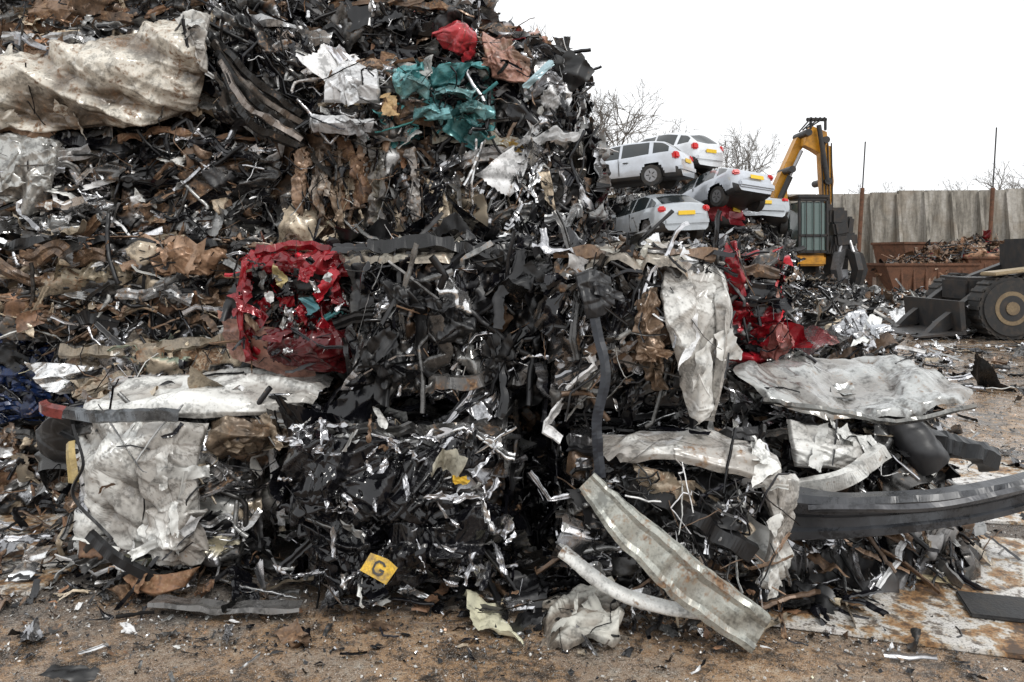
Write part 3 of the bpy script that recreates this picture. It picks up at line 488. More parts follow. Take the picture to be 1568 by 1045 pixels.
def ex1(m):
    panel(m, [[(1.60, 4.9, 1.02), (1.75, 4.9, 1.08), (1.98, 4.9, 1.02), (2.3, 4.9, .98)], [(1.22, 4.35, 1.04), (1.62, 4.4, .95), (1.95, 4.4, .90), (2.46, 4.3, .97)],
              [(1.32, 4.12, .88), (1.62, 4.05, .84), (1.95, 4.05, .80), (2.36, 4.1, .86)]], 'GR', amp=.028, cell=.22, seed=70, dirt=.5, nu=70, nv=110, col=(.48, .49, .48), prop=(.35, .18, .45), rag=.3, bits=2)
    beam(m, [(1.30, 4.10, .87), (1.6, 4.0, .83), (1.95, 4.0, .78), (2.38, 4.08, .84)], [(-.016, 0), (0, .01), (.016, -.01)], 'GR', seed=71, col=(.2, .2, .19), dent=.02)
    panel(m, [[(1.42, 4.1, .80), (1.62, 4.05, .78), (1.85, 4.1, .72)], [(1.38, 3.97, .68), (1.6, 3.92, .7), (1.85, 3.97, .64)], [(1.4, 3.95, .56), (1.55, 3.9, .56), (1.7, 3.92, .52)]], 'WH', amp=.03, cell=.18, seed=72, dirt=.45, bits=4)
    beam(m, [(1.4, 3.9, .46), (1.6, 3.85, .52), (1.85, 3.95, .64)], [(-.045, -.02), (-.035, .02), (.035, .02), (.045, -.02)], 'WH', seed=73, dent=.025, prop=(0, .25, .55))
    beam(m, [(2.02, 4.2, .74), (2.1, 4.1, .64), (2.16, 4.1, .54)], [(.10 * math.cos(a), .10 * math.sin(a)) for a in np.linspace(0, 6, 14)], 'K', seed=74, smooth=True, n=26, col=(.02, .02, .022), dent=.02)
    beam(m, [(2.1, 4.3, .62), (2.35, 4.25, .6), (2.6, 4.3, .5)], [(-.06, -.03), (-.04, .05), (.04, .05), (.07, -.03)], 'K', seed=75, col=(.02, .022, .025), dent=.03)
mound('scrap_metal_pile', 1.75, 4.75, .9, 1.0, .72, 'silver', extra=ex1, seed=3, dens=1.5)
def ex2(m):
    panel(m, [[(2.75, 6.9, 1.0), (3.0, 6.9, 1.15), (3.2, 6.9, 1.1)], [(2.7, 6.7, .9), (2.95, 6.65, .98), (3.2, 6.7, 1.0)], [(2.75, 6.7, .75), (2.95, 6.6, .75), (3.15, 6.7, .8)]], 'SL', amp=.04, cell=.2, seed=76, dirt=.1, col=(.55, .56, .58))
mound('scrap_metal_pile', 2.95, 7.2, .75, 1.0, 1.0, 'silver', extra=ex2, seed=5, dens=1.2, sc=1.3)
mound('scrap_metal_pile', 2.1, 6.5, .6, .9, .7, 'glint', seed=6, dens=1.2, sc=1.3)

mb = MB()
prof = [(.10, -.06), (.105, .0), (.09, .035), (.055, .04), (.045, .02), (.0, .018), (-.02, .04), (-.07, .05), (-.10, .03), (-.105, -.05)]
beam(mb, [(1.30, 3.72, .40), (1.55, 3.62, .42), (1.9, 3.6, .46), (2.4, 3.68, .53), (2.9, 3.85, .56)], prof, 'K', seed=80, n=130, amp=.006, col=(.045, .048, .054), prop=(.1, .3, .2), smooth=False, taper=[1.2, .95, .75, .8, .75], dent=.010)
beam(mb, [(1.36, 3.62, .46), (1.8, 3.5, .50), (2.3, 3.56, .58), (2.9, 3.73, .62)], [(-.018, 0), (0, .012), (.018, 0)], 'K', seed=80, n=80, amp=.004, col=(.07, .072, .08), prop=(.1, .35, .1))
mb.build('torn_car_bumper')

# ======================= GROUND =======================
def ground_mesh():
    xs = np.concatenate([[-400, -150, -60, -25, -12], np.arange(-7, 10, .08), [12, 18, 30, 60, 150, 400]])
    ys = np.concatenate([[-200, -60, -20, -6, -1], np.arange(0, 11, .08), [13, 17, 24, 35, 60, 120, 300, 700]])
    X, Y = np.meshgrid(xs, ys, indexing='ij'); p = np.stack([X.ravel(), Y.ravel(), 0 * X.ravel()], 1)
    z = lown(p * (1, 1, 0), 2.5, 5)[:, 2] * .003 + lown(p * (1, 1, 0), 9, 6)[:, 2] * .0015
    p[:, 2] = np.where((np.abs(p[:, 0]) < 9) & (p[:, 1] > 0) & (p[:, 1] < 11), z, 0) - .004
    me = bpy.data.meshes.new('ground'); me.from_pydata(p.tolist(), [], gridfaces(len(xs), len(ys)).tolist()); me.update()
    for q in me.polygons: q.use_smooth = True
    o = bpy.data.objects.new('ground', me); COL.objects.link(o); return o
gm, nt, b = newmat('dirty_concrete')
tc = N(nt, 'ShaderNodeTexCoord').outputs['Object']; sx = N(nt, 'ShaderNodeSeparateXYZ'); nt.links.new(tc, sx.inputs[0])
n1 = noise(nt, tc, 1.8, 5, .74); n2 = noise(nt, tc, 12, 5, .8); n3 = noise(nt, tc, 60, 3, .75); n4 = noise(nt, tc, 240, 1, .6)
cc = math_(nt, 'ADD', math_(nt, 'MULTIPLY', n1, .5), math_(nt, 'MULTIPLY', n2, .5))
c = ramp(nt, cc, [(.41, (.04, .031, .024)), (.46, (.13, .088, .056)), (.50, (.28, .172, .092)), (.56, (.34, .24, .152)), (.63, (.47, .41, .33))])
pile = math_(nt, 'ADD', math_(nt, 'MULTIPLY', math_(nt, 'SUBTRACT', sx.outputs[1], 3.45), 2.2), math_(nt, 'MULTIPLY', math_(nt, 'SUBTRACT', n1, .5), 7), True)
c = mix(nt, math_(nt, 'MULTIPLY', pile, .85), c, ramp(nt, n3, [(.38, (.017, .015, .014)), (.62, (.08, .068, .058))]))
n5 = noise(nt, tc, .9, 5, .72)
c = mix(nt, math_(nt, 'MULTIPLY', ramp(nt, n5, [(.49, 0), (.55, 1)]), .45), c, ramp(nt, n3, [(.38, (.035, .032, .03)), (.62, (.18, .165, .15))]))
far = math_(nt, 'MULTIPLY', math_(nt, 'SUBTRACT', sx.outputs[1], 5.0), .5, True)
c = mix(nt, far, c, ramp(nt, cc, [(.42, (.05, .045, .04)), (.49, (.17, .135, .105)), (.53, (.36, .22, .11)), (.60, (.34, .30, .26))]))
c = mix(nt, ramp(nt, n3, [(.38, .8), (.45, .0)]), c, (.035, .029, .025))
c = mix(nt, ramp(nt, n4, [(.62, 0), (.67, .75)]), c, (.55, .53, .50))
c = mix(nt, ramp(nt, n4, [(.34, .8), (.40, 0)]), c, (.018, .016, .015))
nt.links.new(c, b.inputs['Base Color'])
w = ramp(nt, n1, [(.40, 1), (.50, 0)])
wet = math_(nt, 'MAXIMUM', math_(nt, 'MULTIPLY', w, .85), math_(nt, 'MULTIPLY', far, ramp(nt, n5, [(.44, 0), (.52, 1)])))
nt.links.new(math_(nt, 'SUBTRACT', .70, math_(nt, 'MULTIPLY', wet, .62)), b.inputs['Roughness'])
bump(nt, b, n3, .35, .008)
g = ground_mesh(); g.data.materials.append(gm)

pm, nt, b = newmat('worn_steel_plate')
tc = N(nt, 'ShaderNodeTexCoord').outputs['Object']
n1 = noise(nt, tc, 3.0, 5, .74); n2 = noise(nt, tc, 16, 4, .75); n3 = noise(nt, tc, 90, 2, .7)
c = ramp(nt, n1, [(.38, (.10, .06, .038)), (.43, (.34, .19, .085)), (.47, (.40, .30, .20)), (.50, (.58, .55, .50)), (.62, (.68, .66, .64))])
c = mix(nt, ramp(nt, n2, [(.40, .85), (.47, 0)]), c, (.09, .06, .04))
c = mix(nt, ramp(nt, n3, [(.38, .7), (.45, 0)]), c, (.05, .045, .04))
nt.links.new(c, b.inputs['Base Color']); nt.links.new(ramp(nt, n1, [(.45, .6), (.6, .2)]), b.inputs['Roughness']); b.inputs['Metallic'].default_value = .1
bump(nt, b, n2, .3, .006)
def slab(name, cx, cy, rz, w, d, h, mat, z0=0.0, bevel=.004):
    bm = bmesh.new(); bmesh.ops.create_cube(bm, size=1); bmesh.ops.scale(bm, vec=(w, d, h), verts=bm.verts)
    bmesh.ops.bevel(bm, geom=bm.edges[:], offset=bevel, segments=2, affect='EDGES')
    me = bpy.data.meshes.new(name); bm.to_mesh(me); bm.free(); me.materials.append(mat)
    o = bpy.data.objects.new(name, me); COL.objects.link(o); o.location = (cx, cy, z0 + h / 2); o.rotation_euler = (0, 0, rz); return o
d = np.array((math.cos(-.31), math.sin(-.31))); nn = np.array((-d[1], d[0]))
cp = np.array((1.02, 3.49)) + d * 1.25 + nn * .75
slab('steel_road_plate', cp[0], cp[1], -.31, 2.5, 1.5, .022, pm)
slab('steel_road_plate', -3.4, 4.45, -.12, 2.4, 1.1, .02, pm)
slab('steel_road_plate', 3.9, 5.4, -.2, 2.2, 1.6, .02, pm)

# debris on ground
mb = MB()
def gsample(B, x0, x1, y0, y1, z):
    return np.stack([R.uniform(x0, x1, B), R.uniform(y0, y1, B), np.full(B, z)], 1), np.tile((0, 0, 1.), (B, 1))
for (x0, x1, y0, y1, k) in ((-4, 3, 2.3, 3.6, 1), (-3.2, 1.6, 3.2, 4.0, 2.2), (1, 4.5, 3.3, 8, 1.2), (2.4, 8, 5, 14, .6), (-5, -1.8, 3.6, 5.2, 2.2)):
    A = (x1 - x0) * (y1 - y0)
    B = int(A * 330 * k); P, n_ = gsample(B, x0, x1, y0, y1, .006); C, Pr = pick('dark', B, .6); lt = R.random(B) < .35; C[lt] = R.uniform(.25, .65, (lt.sum(), 1)) * (1, .97, .92)
    sheets(mb, P, n_, R.uniform(.004, .018, B), R.uniform(.003, .012, B), C, Pr, n=2, jit=.4)
    B = int(A * 22 * k); P, n_ = gsample(B, x0, x1, y0, y1, .012); C, Pr = pick('dark', B, .5)
    sheets(mb, P, n_, R.uniform(.02, .08, B), R.uniform(.01, .03, B), C, Pr, n=4, jit=.25, crump=.2)
    B = int(A * 2.6 * k); P, n_ = gsample(B, x0, x1, y0, y1, .02); C, Pr = pick('dark', B, .5)
    sheets(mb, P, n_, R.uniform(.08, .25, B), R.uniform(.03, .08, B), C, Pr, n=10, jit=.15, crump=.2, smooth=True)
    B = int(A * 2 * k); P, n_ = gsample(B, x0, x1, y0, y1, .02); C, Pr = pick('black', B, .5)
    ribbons(mb, P, n_, R.uniform(.1, .35, B), R.uniform(.01, .04, B), C, Pr, n=12, m=5, jit=.08, smooth=True, bend=.7)
for (x0, x1, y0, y1, k, sc) in ((4, 11, 9, 14, 1.2, 1.5), (7, 15, 14, 24, 1.4, 2.4)):
    def smp(B, off, x0=x0, x1=x1, y0=y0, y1=y1):
        P, n_ = gsample(B, x0, x1, y0, y1, .04); return P, n_
    scatter(mb, smp, (x1 - x0) * (y1 - y0), 'silver', sc, .14 * k, flat=.3)
mb.build('scattered_debris')
mb = MB()
for (x0, x1, y0, y1) in ((-3.3, -1.9, 3.9, 4.7), (-1.95, -.9, 3.7, 4.1), (-.9, .1, 3.55, 3.75), (-.1, .5, 3.45, 4.0), (1.1, 1.6, 3.5, 4.3), (.2, 1.2, 3.4, 3.8)):
    def smp(B, off, x0=x0, x1=x1, y0=y0, y1=y1):
        P, n_ = gsample(B, x0, x1, y0, y1, .02); P[:, 2] += np.abs(R.normal(0, .03, B)); return P, n_
    scatter(mb, smp, (x1 - x0) * (y1 - y0), 'dark', .9, .8, flat=.3)
mb.build('scrap_metal_debris')

mb = MB()
panel(mb, [[(.10, 3.62, .06), (.28, 3.66, .10), (.50, 3.66, .16)], [(.12, 3.38, .05), (.28, 3.36, .09), (.50, 3.38, .13)], [(.06, 3.2, .03), (.26, 3.22, .05), (.48, 3.22, .05)]], 'WH', amp=.016, cell=.08, seed=90, dirt=.8, rag=.9, nu=60, nv=60, col=(.54, .53, .48), prop=(0, .9, .35), bits=3, bsize=.1, seams=5)
mb.build('torn_foam_sheet')
mb = MB()
beam(mb, [(-1.62, 3.60, .03), (-1.3, 3.53, .035), (-.94, 3.55, .03)], [(-.045, 0), (-.04, .02), (.0, .014), (.04, .02), (.045, 0)], 'GR', seed=91, up=(0, 0, 1), amp=.004, col=(.20, .195, .19)); mb.build('bent_metal_strip')
mb = MB()
beam(mb, [(1.62, 4.12, .04), (1.85, 3.95, .05), (2.05, 3.86, .035), (2.14, 3.84, .035)], [(-.045, 0), (0, .014), (.045, 0)], 'BE', seed=92, up=(0, 0, 1), amp=.008, col=(.62, .52, .33), prop=(0, .7, .1)); mb.build('timber_offcut')
rub = simple('rubber_mat_black', (.02, .02, .021), .6, 0, .4, 10, (.08, .07, .06), .4, .3)
slab('rubber_mat', 2.36, 3.52, -.28, .66, .26, .018, rub, .024, .006)
mb = MB()
sheets(mb, np.array([(-1.63, 3.38, .03)]), np.array([(0, 0, 1.)]), np.array([.07]), np.array([.05]), np.array([(.75, .75, .75)]), np.array([(0, .4, 0)]), n=10, smooth=True, jit=.6); mb.build('white_plastic_shard')
pl = bpy.data.objects.new('broken_number_plate', None); COL.objects.link(pl); pl.location = (-.57, 3.41, .27); pl.rotation_euler = (math.radians(62), math.radians(30), math.radians(8)); pl.scale = (.82, .82, .82)
def child(name, v, f, mat, par):
    me = bpy.data.meshes.new(name); me.from_pydata(v, [], f); me.materials.append(mat); me.update(); o = bpy.data.objects.new(name, me); COL.objects.link(o); o.parent = par; return o
ym = simple('plate_yellow', (.72, .44, .02), .3, 0, .6, 14, dirtamt=1.0); km = simple('plate_black', (.01, .01, .01), .4)
child('plate', [(-.085, -.05, 0), (.07, -.055, .004), (.09, .045, 0), (.02, .06, .006), (-.075, .05, 0), (-.085, -.05, -.004), (.07, -.055, -.004), (.09, .045, -.004), (.02, .06, -.002), (-.075, .05, -.004)],
      [(0, 1, 2, 3, 4), (9, 8, 7, 6, 5), (0, 5, 6, 1), (1, 6, 7, 2), (2, 7, 8, 3), (3, 8, 9, 4), (4, 9, 5, 0)], ym, pl)
lv = []; lf = []
pts = [(.03, .022), (.012, .036), (-.018, .036), (-.034, .018), (-.034, -.018), (-.018, -.036), (.014, -.036), (.032, -.02), (.032, .0), (.004, .0)]
for (x, y) in pts:
    k = .68 if (x, y) not in ((.032, .0), (.004, .0)) else 1
    lv += [(x, y, .0085), (x * k, y * k if k != 1 else y - .011, .0085)]
for i in range(len(pts) - 1): lf.append((2 * i, 2 * i + 1, 2 * i + 3, 2 * i + 2))
child('letter', lv, lf, km, pl)

# ======================= primitives for machines =======================
def prim(name, par, mat, kind='box', loc=(0, 0, 0), size=(1, 1, 1), rot=(0, 0, 0), p0=None, p1=None, r=.1, r2=None, seg=20, bevel=.02):
    bm = bmesh.new()
    if kind == 'box':
        bmesh.ops.create_cube(bm, size=1); bmesh.ops.scale(bm, vec=size, verts=bm.verts)
        if bevel: bmesh.ops.bevel(bm, geom=bm.edges[:], offset=min(bevel, min(size) * .3), segments=2, affect='EDGES')
        M = Matrix.Translation(loc) @ Euler(rot).to_matrix().to_4x4()
    else:
        a, c_ = Vector(p0), Vector(p1); L = (c_ - a).length
        bmesh.ops.create_cone(bm, cap_ends=True, segments=seg, radius1=r, radius2=r if r2 is None else r2, depth=L)
        M = Matrix.Translation((a + c_) / 2) @ (c_ - a).to_track_quat('Z', 'Y').to_matrix().to_4x4()
    bm.transform(M); me = bpy.data.meshes.new(name); bm.to_mesh(me); bm.free(); me.materials.append(mat)
    o = bpy.data.objects.new(name, me); COL.objects.link(o); o.parent = par; return o
def prism(name, par, mat, pts, thick, M):
    n = len(pts); v = [M @ Vector((x, -thick / 2, z)) for x, z in pts] + [M @ Vector((x, thick / 2, z)) for x, z in pts]
    f = [tuple(range(n)), tuple(range(2 * n - 1, n - 1, -1))] + [(i, i + n, (i + 1) % n + n, (i + 1) % n) for i in range(n)]
    me = bpy.data.meshes.new(name); me.from_pydata([tuple(q) for q in v], [], f); me.materials.append(mat); me.update()
    o = bpy.data.objects.new(name, me); COL.objects.link(o); o.parent = par; return o
def empty(name): o = bpy.data.objects.new(name, None); COL.objects.link(o); return o

glass = simple('dark_glass', (.015, .02, .022), .08, 0, .1, 3, dirtamt=.1, bmp=0)
tyre = simple('tyre_rubber', (.018, .018, .018), .7, 0, .3, 9, (.08, .06, .045), .5)
rimm = simple('wheel_rim', (.3, .3, .31), .35, .7)
redl = simple('tail_light_red', (.55, .015, .015), .2, 0, .1, dirtamt=.05)
yplate = simple('number_plate_yellow', (.80, .52, .02), .35, 0, .1, dirtamt=.05)
darkp = simple('dark_plastic', (.02, .02, .021), .55)
def carpaint(n, c): return simple(n, c, .18, .3, .1, 1.5, (.2, .17, .13), .25, 0)

def car(name, loc, rotz, tilt, paint, wagon=True, seed=0, wheels=True, dent=.02):
    e = empty(name); e.location = loc; e.rotation_euler = (tilt[0], tilt[1], rotz)
    xs = np.linspace(-2.15, 2.15, 108)
    if wagon: T = np.interp(xs, [-2.15, -2.11, -2.02, -1.6, -1.2, -.3, .3, 1.15, 1.75, 2.08, 2.15], [.58, .88, .96, 1.30, 1.37, 1.41, 1.36, .92, .80, .66, .50])
    else: T = np.interp(xs, [-2.15, -2.1, -1.95, -1.35, -.9, -.2, .3, 1.15, 1.75, 2.08, 2.15], [.56, .88, .95, 1.26, 1.36, 1.39, 1.34, .91, .79, .66, .50])
    T = np.convolve(np.pad(T, 2, 'edge'), np.ones(5) / 5, 'valid'); Bt = np.minimum(T - .015, np.interp(xs, [-2.15, 0, 1.1, 2.15], [.94, .88, .84, .66]))
    W = np.interp(xs, [-2.15, -2.08, -1.9, -1.2, 1.1, 1.8, 2.05, 2.15], [.62, .74, .82, .88, .88, .82, .68, .50]); W = np.convolve(np.pad(W, 2, 'edge'), np.ones(5) / 5, 'valid')
    prof = []
    for x, t, bb, w in zip(xs, T, Bt, W):
        zs = np.linspace(.24, bb - .02, 9); g = max(t - bb, 0)
        pr = [(0, .22), (w - .1, .22)] + [(w - .05 * (abs(k - 4) / 4) ** 2 - (.03 if k == 0 else 0), z) for k, z in enumerate(zs)] + [(w - .07, bb), (w - .09, bb + min(.02, g * .1)), (w - .11 - .42 * g, t - .14 * g), (w - .22 - .44 * g, t - .03 * g), ((w - .25) * .5, t + .01), (0, t + .018)]
        prof.append(pr)
    prof = np.array(prof); npf = prof.shape[1]
    half = np.stack([np.repeat(xs[:, None], npf, 1), prof[..., 0], prof[..., 1]], -1)
    full = np.concatenate([half, (half * (1, -1, 1))[:, ::-1][:, 1:]], 1); m2 = full.shape[1]
    P = full.reshape(-1, 3); P = P + lown(P, 2.2, seed) * .012 + np.array((.2, .5, .3)) * (crumple(P, .9, seed + 3) * dent)[:, None]
    F = gridfaces(len(xs), m2); keep = []; mi = []
    for f in F:
        i, j = divmod(int(f[0]), m2); jj = j if j < npf - 1 else 2 * npf - 3 - j; cx = (xs[i] + xs[i + 1]) / 2; cz = (full[i, j, 2] + full[i, j + 1, 2]) / 2
        if 1 <= jj <= 10 and min((cx - 1.32) ** 2, (cx + 1.28) ** 2) + (cz - .3) ** 2 < .38 ** 2: continue
        g = T[i] - Bt[i]; mt = 0
        if jj == 12 and g > .14 and not any(abs(cx - q) < .045 for q in (-1.25, -.25)) and -1.8 < cx < .98: mt = 1
        if jj >= 14 and (.38 < cx < 1.1 or (-2.0 < cx < -1.62 if wagon else -1.92 < cx < -1.38)): mt = 1
        if jj <= 2 or (2 <= jj <= 4 and (cx < -2.0)): mt = 2
        keep.append(tuple(int(q) for q in f)); mi.append(mt)
    me = bpy.data.meshes.new('body'); me.from_pydata(P.tolist(), [], keep); [me.materials.append(q) for q in (paint, glass, darkp)]
    me.polygons.foreach_set('material_index', mi); me.polygons.foreach_set('use_smooth', [True] * len(keep)); me.update()
    o = bpy.data.objects.new('body', me); COL.objects.link(o); o.parent = e
    for nme, i in (('rear_panel', 0), ('front_panel', len(xs) - 1)):
        ring = [tuple(q) for q in P.reshape(len(xs), m2, 3)[i]]; child(nme, ring, [tuple(range(m2))], paint, e)
    prim('underbody', e, darkp, loc=(0, 0, .42), size=(4.0, 1.36, .36))
    for s in (-1, 1):
        prim('tail_light', e, redl, loc=(-2.02, s * .68, .82), size=(.18, .22, .22 if wagon else .17), rot=(0, .2, -s * .4), bevel=.04)
        prim('door_line', e, darkp, loc=(-.28, s * .868, .62), size=(.012, .03, .5), bevel=0)
        prim('door_line', e, darkp, loc=(.75, s * .868, .62), size=(.012, .03, .5), bevel=0)
        prim('handle', e, darkp, loc=(-.5, s * .862, .74), size=(.16, .03, .03), bevel=.006)
        prim('mirror', e, paint, loc=(.78, s * .93, .93), size=(.1, .18, .12), bevel=.03)
        if wheels:
            for x in (-1.28, 1.32):
                prim('wheel', e, tyre, kind='cyl', p0=(x, s * .62, .3), p1=(x, s * .84, .3), r=.31, seg=28)
                prim('rim', e, rimm, kind='cyl', p0=(x, s * .80, .3), p1=(x, s * .85, .3), r=.2, seg=20)
                for a in range(5): prim('spoke', e, darkp, loc=(x + .1 * math.cos(a * 1.257), s * .853, .3 + .1 * math.sin(a * 1.257)), size=(.09, .008, .03), rot=(0, -a * 1.257, 0), bevel=0)
    prim('plate', e, yplate, loc=(-2.185, 0, .70), size=(.02, .52, .12), bevel=.004)
    prim('bumper', e, paint, loc=(-2.12, 0, .46), size=(.16, 1.40, .20), bevel=.06)
    return e
silver = carpaint('silver_paint', (.52, .55, .60)); whitep = carpaint('white_paint', (.70, .72, .75)); silver2 = carpaint('grey_silver_paint', (.42, .45, .48)); redp = carpaint('red_paint', (.3, .02, .03))
car('silver_estate_car', (3.45, 25.0, 3.68), math.radians(150), (0, .06), silver, True, seed=2)
car('white_hatchback_car', (5.35, 28.5, 4.55), math.radians(128), (0, -.03), whitep, True, seed=3)
car('silver_hatchback_car', (6.4, 25.6, 2.8), math.radians(118), (.08, .25), silver, False, seed=4, dent=.06)
car('grey_saloon_car', (4.3, 24.2, 2.05), math.radians(106), (-.05, .05), silver2, False, seed=5, dent=.06)
car('grey_hatchback_car', (8.4, 27.5, 2.0), math.radians(80), (.05, .35), silver2, False, seed=6, dent=.12)
car('red_hatchback_car', (5.5, 26.6, 2.2), math.radians(140), (.05, .1), redp, False, seed=7, dent=.12)
for i, (c_, s_, p_, rz) in enumerate((((3.4, 25.8, 1.0), (3.6, 3.0, 2.0), 'dark', .1), ((3.9, 26.6, 2.5), (3.4, 2.4, 2.0), 'dark', -.1), ((6.6, 26.2, .9), (4.0, 3.0, 1.9), 'dark', .05), ((6.6, 26.9, 2.0), (3.4, 2.6, 1.6), 'dark', .1),
                                      ((5.6, 28.8, 3.4), (3.4, 2.6, 2.2), 'dark', .1), ((1.5, 26, 1.8), (3, 3, 3.4), 'dark', 0), ((4.3, 24.4, 1.6), (2.6, 1.8, .9), 'glint', 0), ((8.5, 27.3, 1.2), (1.8, 2.5, 2.0), 'silver', .1), ((5.8, 24.0, 1.0), (4.0, 1.8, 1.4), 'glint', 0))):
    finish(bale(c_, s_, rz=rz, pal=p_, faces=(1.1, .6, .2, .5), sc=2.6, seed=100 + i, dens=1.1), 'crushed_car')
mound('scrap_metal_pile', 9.6, 27, 2.8, 2.0, .8, 'silver', sc=2.2, seed=8)
mound('scrap_metal_pile', 13.0, 26, 3.5, 2.0, .35, 'dark', sc=2, seed=9)

# ======================= material handler (excavator with grab) =======================
yel = simple('machine_yellow', (.66, .30, .02), .4, 0, .3, 2, (.07, .04, .02), .7)
blk = simple('machine_black', (.025, .025, .026), .5, .2); stl = simple('bare_steel', (.35, .35, .36), .35, .8)
cabg = simple('cab_glass', (.12, .17, .16), .1, 0, .1, 2, dirtamt=.1, bmp=0)
ex = empty('grab_excavator'); ex.location = (10.1, 28, 0)
prim('track_left', ex, blk, loc=(-1.1, .4, .45), size=(.55, 3.6, .9), bevel=.2); prim('track_right', ex, blk, loc=(1.1, .4, .45), size=(.55, 3.6, .9), bevel=.2)
prim('chassis', ex, blk, loc=(0, .4, .8), size=(1.7, 2.6, .5), bevel=.08); prim('turntable', ex, blk, kind='cyl', p0=(0, .4, 1.0), p1=(0, .4, 1.3), r=.8)
prim('upper_body', ex, yel, loc=(.1, .9, 1.75), size=(2.2, 2.8, .9), bevel=.12); prim('lower_skirt', ex, yel, loc=(-.1, -.9, 1.5), size=(1.2, .5, .35), bevel=.06)
prim('cab_glass', ex, cabg, loc=(0.05, -.55, 2.65), size=(.88, 1.2, 1.7), bevel=.06)
for sx_ in (-.42, .52):
    for sy in (-1.16, .06): prim('cab_post', ex, blk, loc=(sx_, sy, 2.68), size=(.09, .09, 1.9), bevel=.02)
for z in (1.8, 2.35, 3.55): prim('cab_rail', ex, blk, loc=(.05, -1.17, z), size=(1.0, .07, .09), bevel=.02)
prim('cab_roof', ex, blk, loc=(.05, -.55, 3.66), size=(1.1, 1.4, .12), bevel=.04)
for x in (-.2, .05, .3): prim('cab_guard', ex, blk, loc=(x, -1.22, 2.65), size=(.025, .03, 1.7), bevel=0)
def arm(name, pts, th, y, mat): return prism(name, ex, mat, pts, th, Matrix.Translation((0, y, 0)))
arm('boom', [(-1.05, 3.0), (-.95, 4.1), (-.2, 5.75), (.1, 6.05), (.25, 5.8), (-.05, 5.35), (-.55, 4.2), (-.5, 3.3)], .45, -.1, yel)
arm('boom_head', [(-.1, 5.45), (-.05, 5.9), (.15, 6.1), (.65, 5.9), (.72, 5.3), (.5, 5.1), (.2, 5.3)], .42, -.6, yel)
arm('dipper', [(.38, 5.5), (.76, 5.4), (.86, 4.2), (.75, 3.2), (.55, 3.2), (.45, 4.2)], .36, -.7, yel)
prim('boom_ram', ex, stl, kind='cyl', p0=(-.9, -.5, 3.6), p1=(-.1, -.5, 5.3), r=.06); prim('boom_ram_body', ex, blk, kind='cyl', p0=(-.95, -.5, 3.4), p1=(-.5, -.5, 4.4), r=.1)
prim('dipper_ram', ex, blk, kind='cyl', p0=(.3, -1.0, 6.1), p1=(.6, -1.0, 4.2), r=.08)
for x, z in ((-.05, 5.85), (.55, 5.6), (.62, 4.2), (.65, 3.3), (-.75, 3.3), (-.6, 4.6)): prim('pivot', ex, blk, kind='cyl', p0=(x, -1.05, z), p1=(x, .2, z), r=.12, seg=16)
for k in range(4):
    prim('hose', ex, blk, kind='cyl', p0=(-.3 + k * .12, -.8, 5.9 + .05 * k), p1=(.1 + k * .15, -.9, 6.38), r=.025, seg=8)
    prim('arm_hose', ex, blk, kind='cyl', p0=(.4 + k * .12, -.92, 5.5), p1=(.5 + k * .1, -.92, 3.3), r=.025, seg=8)
prim('lamp_bar', ex, blk, loc=(.3, -.8, 6.32), size=(.7, .1, .12)); prim('bracket', ex, blk, loc=(.1, -.8, 6.2), size=(.08, .1, .4)); prim('bracket', ex, blk, loc=(.6, -.8, 6.15), size=(.08, .1, .4))
prim('rotator', ex, blk, loc=(.95, -.9, 3.0), size=(.6, .5, .6), bevel=.1)
for k, (x, z, w, h) in enumerate(((1.0, 2.6, .5, .5), (1.2, 2.2, .75, .45), (1.1, 1.85, .6, .5), (1.35, 2.55, .25, .9), (.85, 2.1, .2, .9))): prim('grab_head', ex, blk, loc=(x, -.9 + .05 * k, z), size=(w, .6, h), rot=(0, .1 * (k - 2), 0), bevel=.07)
for a in range(5):
    t = a * 1.2566; M = Matrix.Translation((1.25, -.9, 0)) @ Matrix.Rotation(t, 4, 'Z')
    prism('grab_tine', ex, stl if a % 2 else blk, [(.1, 1.95), (.55, 1.75), (.72, 1.2), (.5, .55), (.1, .25), (.3, .75), (.4, 1.2), (.28, 1.5)], .22, M)
    prim('tine_ram', ex, stl, kind='cyl', p0=tuple(M @ Vector((.15, 0, 2.3))), p1=tuple(M @ Vector((.5, 0, 1.5))), r=.06, seg=10)

# ======================= wall, posts =======================
wm, nt, b = newmat('stained_concrete_wall')
tc = N(nt, 'ShaderNodeTexCoord').outputs['Object']; mp = N(nt, 'ShaderNodeMapping'); mp.inputs['Scale'].default_value = (1.6, 1.6, .25); nt.links.new(tc, mp.inputs[0])
n1 = noise(nt, mp.outputs[0], 1.2, 5, .65); n2 = noise(nt, tc, 6, 4, .7); n0 = noise(nt, tc, .5, 3)
c = ramp(nt, n1, [(.36, (.12, .11, .095)), (.48, (.28, .26, .225)), (.62, (.42, .40, .365))]); c = mix(nt, .6, c, ramp(nt, n2, [(.3, .45), (.6, 1)]), 'MULTIPLY')
c = mix(nt, ramp(nt, n0, [(.5, 0), (.62, .35)]), c, (.2, .15, .10)); nt.links.new(c, b.inputs['Base Color']); b.inputs['Roughness'].default_value = .9; bump(nt, b, n2, .3, .03)
wl = empty('concrete_wall'); wl.location = (13, 46, 0); wl.rotation_euler = (0, 0, -.06)
x = 0.0; k = 0
